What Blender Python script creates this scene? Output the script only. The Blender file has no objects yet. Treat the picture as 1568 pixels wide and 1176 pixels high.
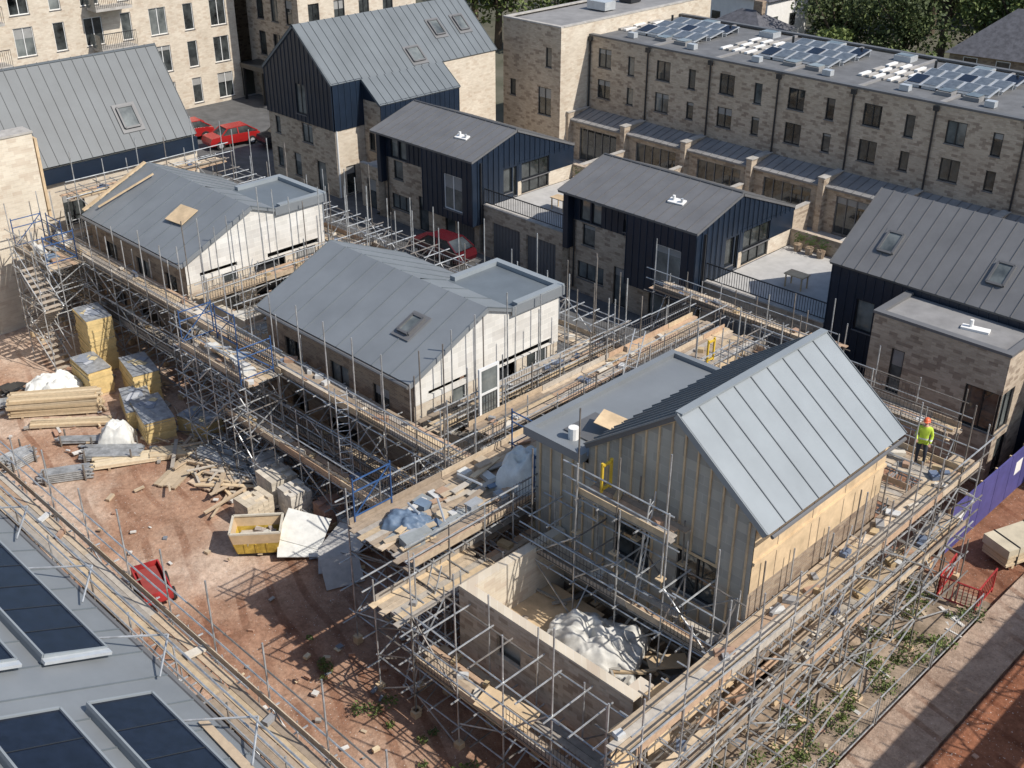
import bpy, math, random
from mathutils import Vector, Matrix, noise
R=random.Random(7)
sc=bpy.context.scene
# ---------------------------------------------------------------- materials
MATS={}
def M(name,col,rough=.7,var=.25,scale=2.0,metal=0.0,col2=None,bump=0.0,attr=False,spec=.5,detail=4):
    if name in MATS: return MATS[name]
    m=bpy.data.materials.new(name);m.use_nodes=True;nt=m.node_tree;N=nt.nodes;L=nt.links
    b=N["Principled BSDF"];b.inputs["Roughness"].default_value=rough;b.inputs["Metallic"].default_value=metal
    b.inputs["Specular IOR Level"].default_value=spec
    g=N.new("ShaderNodeNewGeometry");vec=g.outputs["Position"]
    n=N.new("ShaderNodeTexNoise");n.inputs["Scale"].default_value=scale;n.inputs["Detail"].default_value=detail;n.inputs["Roughness"].default_value=.65
    L.new(vec,n.inputs["Vector"])
    r=N.new("ShaderNodeValToRGB");r.color_ramp.elements[0].position=.32;r.color_ramp.elements[1].position=.68
    c1=[c*(1-var) for c in col];c2=[min(1,c*(1+var)) for c in col] if col2 is None else col2
    r.color_ramp.elements[0].color=(*c1,1);r.color_ramp.elements[1].color=(*c2,1)
    L.new(n.outputs["Fac"],r.inputs[0]);out=r.outputs[0]
    if attr:
        a=N.new("ShaderNodeAttribute");a.attribute_name="Col"
        mx=N.new("ShaderNodeMix");mx.data_type='RGBA';mx.blend_type='MULTIPLY';mx.inputs["Factor"].default_value=1
        L.new(a.outputs["Color"],mx.inputs[6]);L.new(out,mx.inputs[7]);out=mx.outputs[2]
    L.new(out,b.inputs["Base Color"])
    if bump:
        bp=N.new("ShaderNodeBump");bp.inputs["Strength"].default_value=bump;bp.inputs["Distance"].default_value=.05
        L.new(n.outputs["Fac"],bp.inputs["Height"]);L.new(bp.outputs[0],b.inputs["Normal"])
    MATS[name]=m;return m
def brick(name,c1,c2,mort,dark,w=.23,h=.078,patch=.5):
    m=bpy.data.materials.new(name);m.use_nodes=True;nt=m.node_tree;N=nt.nodes;L=nt.links
    b=N["Principled BSDF"];b.inputs["Roughness"].default_value=.85;b.inputs["Specular IOR Level"].default_value=.25
    g=N.new("ShaderNodeNewGeometry");s=N.new("ShaderNodeSeparateXYZ");L.new(g.outputs["Position"],s.inputs[0])
    ad=N.new("ShaderNodeMath");ad.operation='ADD';L.new(s.outputs[0],ad.inputs[0]);L.new(s.outputs[1],ad.inputs[1])
    cb=N.new("ShaderNodeCombineXYZ");L.new(ad.outputs[0],cb.inputs[0]);L.new(s.outputs[2],cb.inputs[1])
    t=N.new("ShaderNodeTexBrick");t.inputs["Scale"].default_value=1;t.inputs["Brick Width"].default_value=w;t.inputs["Row Height"].default_value=h
    t.inputs["Mortar Size"].default_value=.008;t.inputs["Color1"].default_value=(*c1,1);t.inputs["Color2"].default_value=(*c2,1);t.inputs["Mortar"].default_value=(*mort,1)
    L.new(cb.outputs[0],t.inputs["Vector"])
    t2=N.new("ShaderNodeTexBrick");t2.inputs["Scale"].default_value=1;t2.inputs["Brick Width"].default_value=w*1.6;t2.inputs["Row Height"].default_value=h*2
    t2.inputs["Mortar Size"].default_value=0;t2.inputs["Color1"].default_value=(0,0,0,1);t2.inputs["Color2"].default_value=(1,1,1,1);t2.inputs["Mortar"].default_value=(.5,.5,.5,1)
    L.new(cb.outputs[0],t2.inputs["Vector"])
    r2=N.new("ShaderNodeValToRGB");r2.color_ramp.elements[0].position=.66;r2.color_ramp.elements[1].position=.92
    r2.color_ramp.elements[1].color=(patch,patch,patch,1)
    L.new(t2.outputs["Color"],r2.inputs[0])
    mx=N.new("ShaderNodeMix");mx.data_type='RGBA';mx.inputs[7].default_value=(*dark,1)
    L.new(r2.outputs[0],mx.inputs["Factor"]);L.new(t.outputs["Color"],mx.inputs[6])
    n=N.new("ShaderNodeTexNoise");n.inputs["Scale"].default_value=.7;n.inputs["Detail"].default_value=4;L.new(g.outputs["Position"],n.inputs["Vector"])
    r=N.new("ShaderNodeValToRGB");r.color_ramp.elements[0].position=.3;r.color_ramp.elements[1].position=.7;r.color_ramp.elements[0].color=(.84,.82,.8,1)
    L.new(n.outputs["Fac"],r.inputs[0])
    m2=N.new("ShaderNodeMix");m2.data_type='RGBA';m2.blend_type='MULTIPLY';m2.inputs["Factor"].default_value=1
    L.new(mx.outputs[2],m2.inputs[6]);L.new(r.outputs[0],m2.inputs[7]);L.new(m2.outputs[2],b.inputs["Base Color"])
    MATS[name]=m;return m
BR=brick("buff_brick",(.55,.455,.35),(.42,.34,.255),(.46,.42,.35),(.17,.12,.09),patch=.55)
BRL=brick("cream_brick",(.66,.585,.475),(.56,.485,.385),(.6,.56,.48),(.44,.34,.25),patch=.4)
BRW=brick("pale_old_brick",(.68,.61,.49),(.60,.53,.42),(.66,.62,.54),(.48,.38,.29),w=.3,h=.1,patch=.45)
BRD=brick("brown_brick",(.38,.29,.20),(.26,.19,.135),(.36,.32,.27),(.13,.09,.07))
BRE=brick("enclosure_brick",(.60,.50,.385),(.46,.375,.285),(.52,.47,.40),(.24,.17,.12),patch=.55)
BLK=brick("block_work",(.72,.71,.67),(.62,.61,.57),(.78,.76,.70),(.48,.46,.43),w=.45,h=.22,patch=.4)
GBLK=brick("grey_blockwork",(.48,.455,.39),(.38,.365,.32),(.50,.47,.42),(.22,.22,.21),w=.6,h=.3,patch=.5)
ZN=M("zinc_roof",(.185,.20,.212),.48,.09,.5)
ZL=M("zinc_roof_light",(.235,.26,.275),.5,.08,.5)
ZG=M("grey_zinc_roof",(.14,.14,.142),.5,.12,.6)
ZS=M("zinc_seam",(.125,.145,.16),.5,.1,1)
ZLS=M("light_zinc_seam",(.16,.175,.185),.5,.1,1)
ZA=M("blue_grey_zinc_roof",(.125,.142,.153),.5,.1,.5)
ZAS=M("blue_grey_zinc_seam",(.085,.10,.11),.5,.1,.5)
ZE=M("dark_zinc_roof",(.088,.10,.108),.5,.12,.5)
ZES=M("dark_zinc_seam",(.06,.07,.076),.5,.1,.5)
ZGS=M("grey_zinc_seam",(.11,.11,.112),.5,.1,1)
NV=M("navy_cladding",(.011,.020,.037),.36,.15,1.2)
NVS=M("navy_seam",(.020,.033,.055),.42,.2,1.2)
FR=M("dark_frame",(.02,.022,.025),.4,.1)
WF=M("white_frame",(.70,.70,.68),.4,.05)
BLI=M("grey_blind",(.28,.28,.27),.7,.1)
GL=M("window_glass",(.022,.027,.03),.04,.9,.7,0,(.08,.09,.09),spec=.8)
GLP=M("pale_window_glass",(.06,.075,.08),.05,.5,.5,0,(.24,.26,.25),spec=.8)
FELT=M("flat_roof_felt",(.13,.132,.135),.8,.2,1.0)
FELTL=M("light_roof_felt",(.23,.225,.22),.85,.18,.8)
TUBE=M("galvanised_tube",(.44,.45,.45),.42,.35,3,.5)
DTUBE=M("weathered_tube",(.20,.18,.16),.6,.4,3,.3)
BOARD=M("scaffold_board",(1,1,1),.85,.3,5,attr=True)
MESHM=M("brick_guard_mesh",(.07,.065,.065),.6,.2)
BLUE=M("blue_paint_steel",(.03,.08,.20),.45,.2)
YEL=M("yellow_paint",(.62,.42,.04),.5,.15)
SKY_Y=M("worn_yellow_steel",(.42,.27,.04),.6,.35,3,col2=(.62,.44,.08))
RED=M("red_paint",(.34,.03,.03),.5,.35)
PLY=M("plywood",(.56,.42,.26),.75,.2,1.5)
TIM=M("sawn_timber",(1,1,1),.8,.2,6,attr=True)
INS=M("insulation_board",(.64,.48,.22),.8,.15,3)
FOIL=M("foil_facing",(.34,.36,.38),.4,.35,4,.3)
TARP=M("white_tarpaulin",(.66,.66,.62),.6,.15,3,bump=.2)
CONC=M("concrete",(.38,.36,.33),.9,.2,2)
PAVE=M("terrace_paving",(.42,.41,.39),.85,.12,1.5)
PV=M("solar_glass",(.008,.012,.024),.22,.3,3,spec=.3)
PVL=M("solar_glass_blue",(.10,.115,.13),.2,.3,3,spec=.7)
ALU=M("aluminium_frame",(.55,.57,.58),.35,.1,2,.4)
ANY=M("mixed_material",(1,1,1),.75,.2,4,attr=True)
WHITE=M("white_render",(.74,.73,.70),.8,.06)
SLATE=M("slate_roof",(.085,.085,.095),.7,.35,2.5)
LEAF=M("leaf",(.07,.11,.025),.7,.4,.8,col2=(.15,.19,.045))
LEAFD=M("leaf_dark",(.045,.07,.022),.7,.4,.8,col2=(.10,.13,.035))
BARK=M("bark",(.10,.075,.05),.9,.3,3)
RUB=M("tyre_rubber",(.015,.015,.015),.8,.1)
PURP=M("purple_hoarding",(.075,.07,.22),.6,.15)
# ---------------------------------------------------------------- builder
class O:
    def __init__(s,name):
        s.name=name;s.p={}
    def g(s,part,mat):
        k=(part,mat.name)
        if k not in s.p: s.p[k]=[[],[],[],mat]
        return s.p[k]
    def add(s,part,mat,vs,fs,col=(1,1,1)):
        d=s.g(part,mat);o=len(d[0]);d[0].extend([tuple(v) for v in vs]);d[1].extend([tuple(i+o for i in f) for f in fs]);d[2].extend([col]*len(vs))
    def box(s,part,mat,x0,x1,y0,y1,z0,z1,col=(1,1,1)):
        vs=[(x,y,z) for z in(z0,z1) for y in(y0,y1) for x in(x0,x1)]
        s.add(part,mat,vs,[(0,2,3,1),(4,5,7,6),(0,1,5,4),(2,6,7,3),(0,4,6,2),(1,3,7,5)],col)
    def obox(s,part,mat,c,size,ang=0,tilt=(0,0),col=(1,1,1)):
        m=Matrix.Translation(c)@Matrix.Rotation(ang,4,'Z')@Matrix.Rotation(tilt[0],4,'X')@Matrix.Rotation(tilt[1],4,'Y')
        a,b,h=[q/2 for q in size]
        vs=[m@Vector((x,y,z)) for z in(-h,h) for y in(-b,b) for x in(-a,a)]
        s.add(part,mat,vs,[(0,2,3,1),(4,5,7,6),(0,1,5,4),(2,6,7,3),(0,4,6,2),(1,3,7,5)],col)
    def beam(s,part,mat,p,q,w,h,up=(0,0,1),col=(1,1,1)):
        p,q=Vector(p),Vector(q);d=(q-p).normalized();sd=d.cross(Vector(up))
        if sd.length<1e-4: sd=d.cross(Vector((1,0,0)))
        sd.normalize();u=sd.cross(d).normalized()
        vs=[e+sd*a*w/2+u*b*h/2 for e in(p,q) for a,b in((-1,-1),(1,-1),(1,1),(-1,1))]
        s.add(part,mat,vs,[(0,1,2,3),(7,6,5,4),(0,4,5,1),(1,5,6,2),(2,6,7,3),(3,7,4,0)],col)
    def tube(s,part,mat,p,q,r=.027,n=5,r2=None):
        p,q=Vector(p),Vector(q);d=q-p
        if d.length<1e-5:return
        d.normalize();a=d.cross(Vector((.31,.2,.93)) if abs(d.z)<.9 else Vector((1,.1,0))).normalized();b=d.cross(a)
        r2=r if r2 is None else r2
        vs=[e+(a*math.cos(t)+b*math.sin(t))*rr for e,rr in((p,r),(q,r2)) for t in[2*math.pi*i/n for i in range(n)]]
        s.add(part,mat,vs,[(i,(i+1)%n,n+(i+1)%n,n+i) for i in range(n)]+[tuple(range(n))[::-1],tuple(range(n,2*n))])
    def poly(s,part,mat,pts,col=(1,1,1)):
        s.add(part,mat,pts,[tuple(range(len(pts)))],col)
    def slab(s,part,mat,pts,th):
        P=[Vector(p) for p in pts];nn=(P[1]-P[0]).cross(P[2]-P[0]).normalized()
        if nn.z<0: nn=-nn
        n=len(P);vs=P+[p-nn*th for p in P]
        s.add(part,mat,vs,[tuple(range(n)),tuple(range(n,2*n))[::-1]]+[(i,(i+1)%n,n+(i+1)%n,n+i) for i in range(n)])
    def done(s,smooth=()):
        items=list(s.p.items());single=len(items)==1
        par=None
        if not single:
            par=bpy.data.objects.new(s.name,None);sc.collection.objects.link(par);par.empty_display_size=.2
        for (part,mn),(v,f,c,mat) in items:
            me=bpy.data.meshes.new(s.name if single else part);me.from_pydata(v,[],f)
            at=me.color_attributes.new("Col",'FLOAT_COLOR','POINT')
            at.data.foreach_set("color",[q for cc in c for q in(cc[0],cc[1],cc[2],1)])
            me.materials.append(mat)
            if part in smooth:
                me.polygons.foreach_set("use_smooth",[True]*len(me.polygons))
            ob=bpy.data.objects.new(s.name if single else part,me);sc.collection.objects.link(ob)
            if par: ob.parent=par
            else: par=ob
        return par
def seamroof(o,e0,e1,r1,r0,sp=.6,mat=None,seam=None,th=.14,part="roof",rw=.028,rh=.035):
    mat=mat or ZN;seam=seam or ZS
    e0,e1,r1,r0=map(Vector,(e0,e1,r1,r0))
    o.slab(part,mat,[e0,e1,r1,r0],th)
    nn=(e1-e0).cross(r0-e0).normalized()
    if nn.z<0: nn=-nn
    n=max(2,int((e1-e0).length/sp))
    for i in range(n+1):
        k=i/n;a=e0.lerp(e1,k);b=r0.lerp(r1,k)
        o.beam(part+"_seams",seam,a+nn*rh*.45,b+nn*rh*.45,rw,rh,nn)
def rooflight(o,c,along,up,w=.8,h=1.2):
    c=Vector(c);a=Vector(along).normalized();u=Vector(up).normalized();n=a.cross(u).normalized()
    if n.z<0:n=-n
    def bar(p,q,t=.1):o.beam("rooflight_frame",ZGS,p+n*.08,q+n*.08,t,.16,n)
    A=c-a*w/2-u*h/2;B=c+a*w/2-u*h/2;C=c+a*w/2+u*h/2;D=c-a*w/2+u*h/2
    bar(A,B);bar(B,C);bar(C,D);bar(D,A)
    o.slab("rooflight_flashing",ZG,[p+n*.045 for p in(c-a*(w/2+.2)-u*(h/2+.25),c+a*(w/2+.2)-u*(h/2+.25),c+a*(w/2+.2)+u*(h/2+.2),c-a*(w/2+.2)+u*(h/2+.2))],.04)
    o.poly("rooflight_glass",GLP,[p+n*.11 for p in(A,B,C,D)])
def wall(o,ax,c,a0,a1,z0,z1,sgn,mat,holes=(),part="walls",frame=None,glass=None,dep=.13):
    frame=frame or FR;glass=glass or GL
    def P(a,d,z):return (a,c-sgn*d,z) if ax=='x' else (c-sgn*d,a,z)
    def bx(pt,m,a,b,d0,d1,za,zb):
        p=P(a,d0,za);q=P(b,d1,zb)
        o.box(pt,m,min(p[0],q[0]),max(p[0],q[0]),min(p[1],q[1]),max(p[1],q[1]),za,zb)
    As=sorted(set([a0,a1]+[h for H in holes for h in H[:2]]));Zs=sorted(set([z0,z1]+[h for H in holes for h in H[2:4]]))
    As=[a for a in As if a0<=a<=a1];Zs=[z for z in Zs if z0<=z<=z1]
    for i in range(len(As)-1):
        for j in range(len(Zs)-1):
            am=(As[i]+As[i+1])/2;zm=(Zs[j]+Zs[j+1])/2
            if any(H[0]<am<H[1] and H[2]<zm<H[3] for H in holes):continue
            o.poly(part,mat,[P(As[i],0,Zs[j]),P(As[i+1],0,Zs[j]),P(As[i+1],0,Zs[j+1]),P(As[i],0,Zs[j+1])])
    for H in holes:
        h0,h1,k0,k1=H[:4];kind=H[4] if len(H)>4 else 'w'
        for q in([P(h0,0,k0),P(h0,dep,k0),P(h0,dep,k1),P(h0,0,k1)],[P(h1,0,k0),P(h1,dep,k0),P(h1,dep,k1),P(h1,0,k1)],[P(h0,0,k1),P(h1,0,k1),P(h1,dep,k1),P(h0,dep,k1)],[P(h0,0,k0),P(h1,0,k0),P(h1,dep,k0),P(h0,dep,k0)]):
            o.poly(part,mat,q)
        if kind=='o': 
            o.poly("openings",FR,[P(h0,dep+.25,k0),P(h1,dep+.25,k0),P(h1,dep+.25,k1),P(h0,dep+.25,k1)]);continue
        if kind=='g':
            o.poly("garage_door",ZG,[P(h0,dep,k0),P(h1,dep,k0),P(h1,dep,k1),P(h0,dep,k1)])
            n=int((h1-h0)/.25)
            for i in range(1,n):bx("garage_door",ZGS,h0+(h1-h0)*i/n-.01,h0+(h1-h0)*i/n+.01,dep-.02,dep-.004,k0,k1)
            continue
        g=glass if R.random()>.2 else GLP
        o.poly("glass",g,[P(h0,dep-.01,k0),P(h1,dep-.01,k0),P(h1,dep-.01,k1),P(h0,dep-.01,k1)])
        if R.random()<.22:
            bl=k1-(k1-k0)*R.uniform(.15,.4);o.poly("blind",BLI,[P(h0,dep-.013,bl),P(h1,dep-.013,bl),P(h1,dep-.013,k1),P(h0,dep-.013,k1)]) 
        t=.06
        bx("window_frames",frame,h0,h0+t,dep-.06,dep-.02,k0,k1);bx("window_frames",frame,h1-t,h1,dep-.06,dep-.02,k0,k1)
        bx("window_frames",frame,h0+t,h1-t,dep-.06,dep-.02,k0,k0+t);bx("window_frames",frame,h0+t,h1-t,dep-.06,dep-.02,k1-t,k1)
        n=0 if h1-h0<1.1 else int((h1-h0)/.85)
        for i in range(1,n+1):
            x=h0+(h1-h0)*i/(n+1);bx("window_frames",frame,x-.03,x+.03,dep-.058,dep-.022,k0+t,k1-t)
        bx("sills",ZG,h0-.04,h1+.04,-.05,dep,k0-.05,k0-.002)
def cladribs(o,ax,c,a0,a1,z0,z1,sgn,sp=.42,skip=(),top=None):
    n=int((a1-a0)/sp)
    for i in range(n+1):
        a=a0+(a1-a0)*i/n
        zt=top(a) if top else z1
        segs=[(z0,zt)]
        for H in skip:
            if H[0]-.03<a<H[1]+.03: segs=[(z0,H[2]-.05),(H[3],zt)]
        for s0,s1 in segs:
            if s1-s0<.05:continue
            if ax=='x': o.box("cladding_seams",NVS,a-.013,a+.013,min(c,c+sgn*.035),max(c,c+sgn*.035),s0,s1)
            else: o.box("cladding_seams",NVS,min(c,c+sgn*.035),max(c,c+sgn*.035),a-.013,a+.013,s0,s1)
# ---------------------------------------------------------------- ground
def sheet(name,x0,x1,y0,y1,z,mat):
    o=O(name);o.poly(name,mat,[(x0,y0,z),(x1,y0,z),(x1,y1,z),(x0,y1,z)]);return o.done()
def earthmat(name,cols,seed=0):
    m=bpy.data.materials.new(name);m.use_nodes=True
    nt=m.node_tree;N=nt.nodes;L=nt.links;b=N["Principled BSDF"];b.inputs["Specular IOR Level"].default_value=.2;b.inputs["Roughness"].default_value=.92
    g=N.new("ShaderNodeNewGeometry")
    def nz(s,d=5,ro=.6,dist=0,off=0):
        mp=N.new("ShaderNodeMapping");mp.inputs["Location"].default_value=(off+seed,off*2,0);L.new(g.outputs["Position"],mp.inputs[0])
        n=N.new("ShaderNodeTexNoise");n.inputs["Scale"].default_value=s;n.inputs["Detail"].default_value=d;n.inputs["Roughness"].default_value=ro;n.inputs["Distortion"].default_value=dist;L.new(mp.outputs[0],n.inputs["Vector"]);return n.outputs["Fac"]
    def ramp(f,*el):
        r=N.new("ShaderNodeValToRGB");e=r.color_ramp.elements
        while len(e)<len(el):e.new(.5)
        for q,(p,c) in zip(e,el):q.position=p;q.color=(*c,1)
        L.new(f,r.inputs[0]);return r.outputs[0]
    def mix(f,a,bb,bt='MIX',fv=None):
        x=N.new("ShaderNodeMix");x.data_type='RGBA';x.blend_type=bt
        if fv is None:L.new(f,x.inputs["Factor"])
        else:x.inputs["Factor"].default_value=fv
        L.new(a,x.inputs[6]);L.new(bb,x.inputs[7]);return x.outputs[2]
    gs=N.new("ShaderNodeSeparateXYZ");L.new(g.outputs["Position"],gs.inputs[0])
    gm=N.new("ShaderNodeMath");gm.operation="MULTIPLY_ADD";gm.inputs[1].default_value=-.0065;gm.inputs[2].default_value=-.19;L.new(gs.outputs[0],gm.inputs[0])
    ga=N.new("ShaderNodeMath");ga.operation="ADD";L.new(gm.outputs[0],ga.inputs[0]);L.new(nz(.13,6,.6,.4),ga.inputs[1])
    base=ramp(ga.outputs[0],(.34,cols[0]),(.5,cols[1]),(.64,cols[2]))
    mid=ramp(nz(.9,5,.6,.6,7),(.3,(.72,.68,.66)),(.55,(1,1,1)),(.75,(1.18,1.18,1.17)))
    c=mix(None,base,mid,'MULTIPLY',1)
    fine=ramp(nz(6,4,.8,0,3),(.3,(.70,.68,.66)),(.5,(1,1,1)),(.7,(1.25,1.25,1.25)))
    c=mix(None,c,fine,'MULTIPLY',1)
    mp=N.new("ShaderNodeMapping");mp.inputs["Rotation"].default_value=(0,0,.25);L.new(g.outputs["Position"],mp.inputs[0])
    wv=N.new("ShaderNodeTexWave");wv.bands_direction='Y';wv.inputs["Scale"].default_value=.30;wv.inputs["Distortion"].default_value=11;wv.inputs["Detail"].default_value=2;wv.inputs["Detail Scale"].default_value=.25;L.new(mp.outputs[0],wv.inputs["Vector"])
    tr=ramp(wv.outputs["Fac"],(.82,(1,1,1)),(.92,(.70,.61,.57)))
    mk=ramp(nz(.3,3,.5,0,11),(.42,(0,0,0)),(.54,(.9,.9,.9)))
    x=mix(mk,c,mix(None,c,tr,'MULTIPLY',1))
    st=ramp(nz(17,2,.5,0,5),(.68,(0,0,0)),(.73,(1,1,1)))
    pale=N.new("ShaderNodeRGB");pale.outputs[0].default_value=(.55,.5,.45,1)
    x=mix(st,x,pale.outputs[0]);L.new(x,b.inputs["Base Color"])
    bp=N.new("ShaderNodeBump");bp.inputs["Strength"].default_value=.8;bp.inputs["Distance"].default_value=.1;L.new(nz(2.2,6,.7),bp.inputs["Height"]);L.new(bp.outputs[0],b.inputs["Normal"])
    return m
EARTH=earthmat("red_earth",((.25,.122,.075),(.375,.235,.16),(.50,.385,.30)))
CLAY=earthmat("clay_track",((.25,.105,.058),(.33,.165,.10),(.40,.25,.175)),31)
PATH=earthmat("dusty_path",((.34,.25,.19),(.40,.31,.24),(.45,.36,.285)),60)
GRND=M("far_ground",(.07,.075,.04),.95,.3,.15,col2=(.13,.12,.09))
ASPH=M("asphalt",(.10,.10,.10),.9,.25,1.2)
DIRT=M("weedy_soil",(.20,.15,.10),.95,.35,1.5,col2=(.40,.31,.23),bump=.5)
sheet("ground",-900,500,-300,1500,0,GRND)
def terrain():
    o=O("red_earth_yard");x0,x1,y0,y1=-62,6,2,45;nx,ny=160,100;vs=[]
    for j in range(ny+1):
        for i in range(nx+1):
            x=x0+(x1-x0)*i/nx;y=y0+(y1-y0)*j/ny
            e=min(1,(x-x0)/3,(x1-x)/3,(y-y0)/3,(y1-y)/3)
            z=.06+.10*noise.fractal(Vector((x*.35,y*.35,0)),1,2,4)
            for cy,am in((15.2+1.6*math.sin(x*.13),.05),(17.0+1.6*math.sin(x*.13+.2),.05)):
                d=abs(y-cy)
                if d<.5:z-=am*(1-d/.5)
            vs.append((x,y,.012+max(0,e)*max(0,z)))
    fs=[(j*(nx+1)+i,j*(nx+1)+i+1,(j+1)*(nx+1)+i+1,(j+1)*(nx+1)+i) for j in range(ny) for i in range(nx)]
    o.add("soil",EARTH,vs,fs);o.done(smooth=("soil",))
terrain()
sheet("access_road",-86,-20,34,43.6,.26,ASPH)
sheet("parking_court",-87,-56,25,56,.272,ASPH)
sheet("garden_ground",-88,0,52,61.6,.10,PAVE)
def strip(name,mat,x0,x1,y0,y1,z):
    o=O(name);o.box(name,mat,x0,x1,y0,y1,-.05,z);o.done()
strip("footpath",PATH,-10.3,-8.6,8,60,.24)
strip("weed_strip",DIRT,-13.2,-10.42,14,34,.21)
strip("clay_road",CLAY,-8.5,6,8,60,.20)
# ---------------------------------------------------------------- terrace (long)
def terrace():
    o=O("brick_terrace");x0,x1,y=-55.6,-2.6,63.5;H=8.7;bay=5.3
    holes=[];n=int(round((x1-x0)/bay))
    for i in range(n):
        b=x0+i*bay
        for z in(4.4,6.6):
            holes.append((b+.9,b+2.1,z,z+1.35));holes.append((b+3.65,b+4.25,z-.15 if z>6 else z,z+1.2))
    wall(o,'x',y,x0,x1,3.2,H,-1,BR,holes)
    wall(o,'x',74.2,x0,x1,0,H,1,BR);wall(o,'y',x1,y,74.2,0,H,1,BR)
    o.box("roof",FELT,x0,x1,y+.35,73.9,H-.35,H-.1)
    o.box("coping",ZGS,x0,x1,y-.06,y+.34,H,H+.12);o.box("coping",ZGS,x0,x1,73.9,74.3,H,H+.12)
    for i in range(n+1):
        b=x0+i*bay
        o.tube("downpipes",FR,(b+.15,y-.09,3.2),(b+.15,y-.09,H-.1),.06,6);o.box("downpipes",FR,b-.02,b+.32,y-.2,y-.062,H-.35,H-.05)
        if i: o.box("party_upstands",FELTL,b-.1,b+.1,y+.34,73.9,H-.1,H+.03)
        o.box("party_walls",BR,b-.2,b+.2,61.2,y-.002,0,3.55);o.box("party_walls",CONC,b-.25,b+.25,61.15,y-.004,3.552,3.62)
    for i in range(n):
        b=x0+i*bay
        wall(o,'x',61.7,b+.2,b+bay-.2,0,3.0,-1,BR,[(b+.9,b+4.4,.15,2.55)],frame=ZG)
        seamroof(o,(b+.2,61.4,3.05),(b+bay-.2,61.4,3.05),(b+bay-.2,y-.01,3.5),(b+.2,y-.01,3.5),.55,FELTL,ZG,part="lean_to_roof")
        if i%2==0:
            for r in range(3):
                for k in range(5):
                    cx=b+2.2+k*1.08;cy=67.3+r*1.9
                    o.obox("solar_panels",PVL if (k*3+r)%7 else PV,(cx,cy,H+.28),(.84,1.3,.05),0,(math.radians(10),0))
                    o.obox("solar_frames",ALU,(cx,cy,H+.235),(1.06,1.62,.03),0,(math.radians(10),0))
                    o.obox("solar_frames",ALU,(cx,cy-.72,H+.04),(.9,.05,.25));o.obox("solar_frames",ALU,(cx,cy+.72,H+.12),(.9,.05,.35))
            for k in range(6):
                for r in range(3):o.obox("panel_mounting_trays",CONC if (k+r)%2 else WHITE,(b-1.4+k*.5,67.3+r*1.7,H+.0),(.26,1.2,.12))
        o.box("rooflight",ALU,b+3.2,b+4.4,72.2,73.2,H-.1,H+.25);o.box("rooflight",GLP,b+3.3,b+4.3,72.3,73.1,H+.25,H+.28)
        o.tube("roof_pipes",FR,(b+1.2,71.5,H-.1),(b+1.2,71.5,H+.5),.09,8);o.obox("roof_plant",ALU,(b+2.4,65.4,H+.1),(.6,.45,.35))
        kx=b+(1.0 if i%2 else 4.6);o.obox("rooflight_kerb",FELTL,(kx,66.6,H+.02),(1.0,1.6,.24));o.obox("rooflight_dome",GLP,(kx,66.6,H+.17),(.8,1.4,.06))
    o.done()
terrace()
def endblock():
    o=O("brick_end_block");x0,x1,y0,y1,H=-61.4,-55.62,60.5,78,9.6
    wall(o,'x',y0,x0,x1,0,H,-1,BR,[(x0+.7,x0+1.3,4.1,5.3),(x0+3.6,x0+4.9,3.2,5.2),(x0+4.3,x0+4.9,6.7,8.1)])
    wall(o,'y',x1,y0,y1,0,H,1,BRL);wall(o,'y',x0,y0,y1,0,H,-1,BR)
    wall(o,'x',y1,x0,x1,0,H,1,BR)
    o.box("roof",FELTL,x0+.3,x1-.3,y0+.3,y1-.3,H-.3,H-.1)
    for a,b,c,d in((x0,x1,y0-.04,y0+.3),(x0,x1,y1-.3,y1),(x0-.02,x0+.28,y0+.301,y1-.301),(x1-.28,x1+.03,y0+.301,y1-.301)):o.box("coping",CONC,a,b,c,d,H,H+.1)
    o.obox("roof_plant",ALU,(-58.5,68,H+.3),(1.8,1.2,.6));o.obox("roof_plant",FR,(-59,72,H+.2),(1.2,1.2,.5))
    o.done()
endblock()
def podium(x0,x1,y0=44.0,y1=52,z=3.0,rail=True,nm="brick_garage_terrace"):
    o=O(nm)
    w=(x1-x0)
    if w>4: holes=[(x0+.7,x0+3.0,.1,2.3,'g'),(x0+3.5,min(x1-.4,x0+5.8),.1,2.3,'g')]
    else: holes=[(x0+.6,x0+1.5,.1,2.3)]
    wall(o,'x',y0,x0,x1,0,z+.15,-1,BR,holes);wall(o,'x',y1,x0,x1,0,z+.9,1,BR)
    o.box("walls",BR,x0,x1,y1-.3,y1-.01,z+.01,z+.92)
    o.box("deck",PAVE,x0,x1,y0+.05,y1-.31,z-.1,z)
    o.box("coping",CONC,x0,x1,y0-.04,y0+.26,z+.152,z+.22)
    if rail:
        o.beam("railing",FR,(x0,y0+.1,z+1.15),(x1,y0+.1,z+1.15),.05,.05);o.beam("railing",FR,(x0,y0+.1,z+.35),(x1,y0+.1,z+.35),.04,.04)
        n=int(w/.14)
        for i in range(n+1):
            x=x0+w*i/n;o.box("railing",FR,x-.01,x+.01,y0+.09,y0+.11,z+.35,z+1.15)
        for i in range(3):
            px=x0+.8+i*.7;o.tube("planters",BRD,(px,y1-.8,z),(px,y1-.8,z+.4),.18,10,.24)
            for j in range(40):
                q=Vector((px+R.gauss(0,.15),y1-.8+R.gauss(0,.15),z+.5+R.random()*.4));o.poly("plants",LEAF,[q,q+Vector((.1,0,.05)),q+Vector((.08,.1,.1)),q+Vector((-.02,.09,.04))])
    o.obox("patio_table",PLY,(x0+w*.5,y0+3,z+.7),(1.1,.7,.05));
    for a in(-.45,.45):
        for b_ in(-.28,.28):o.obox("patio_table",PLY,(x0+w*.5+a,y0+3+b_,z+.34),(.06,.06,.68))
    o.done()
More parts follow.
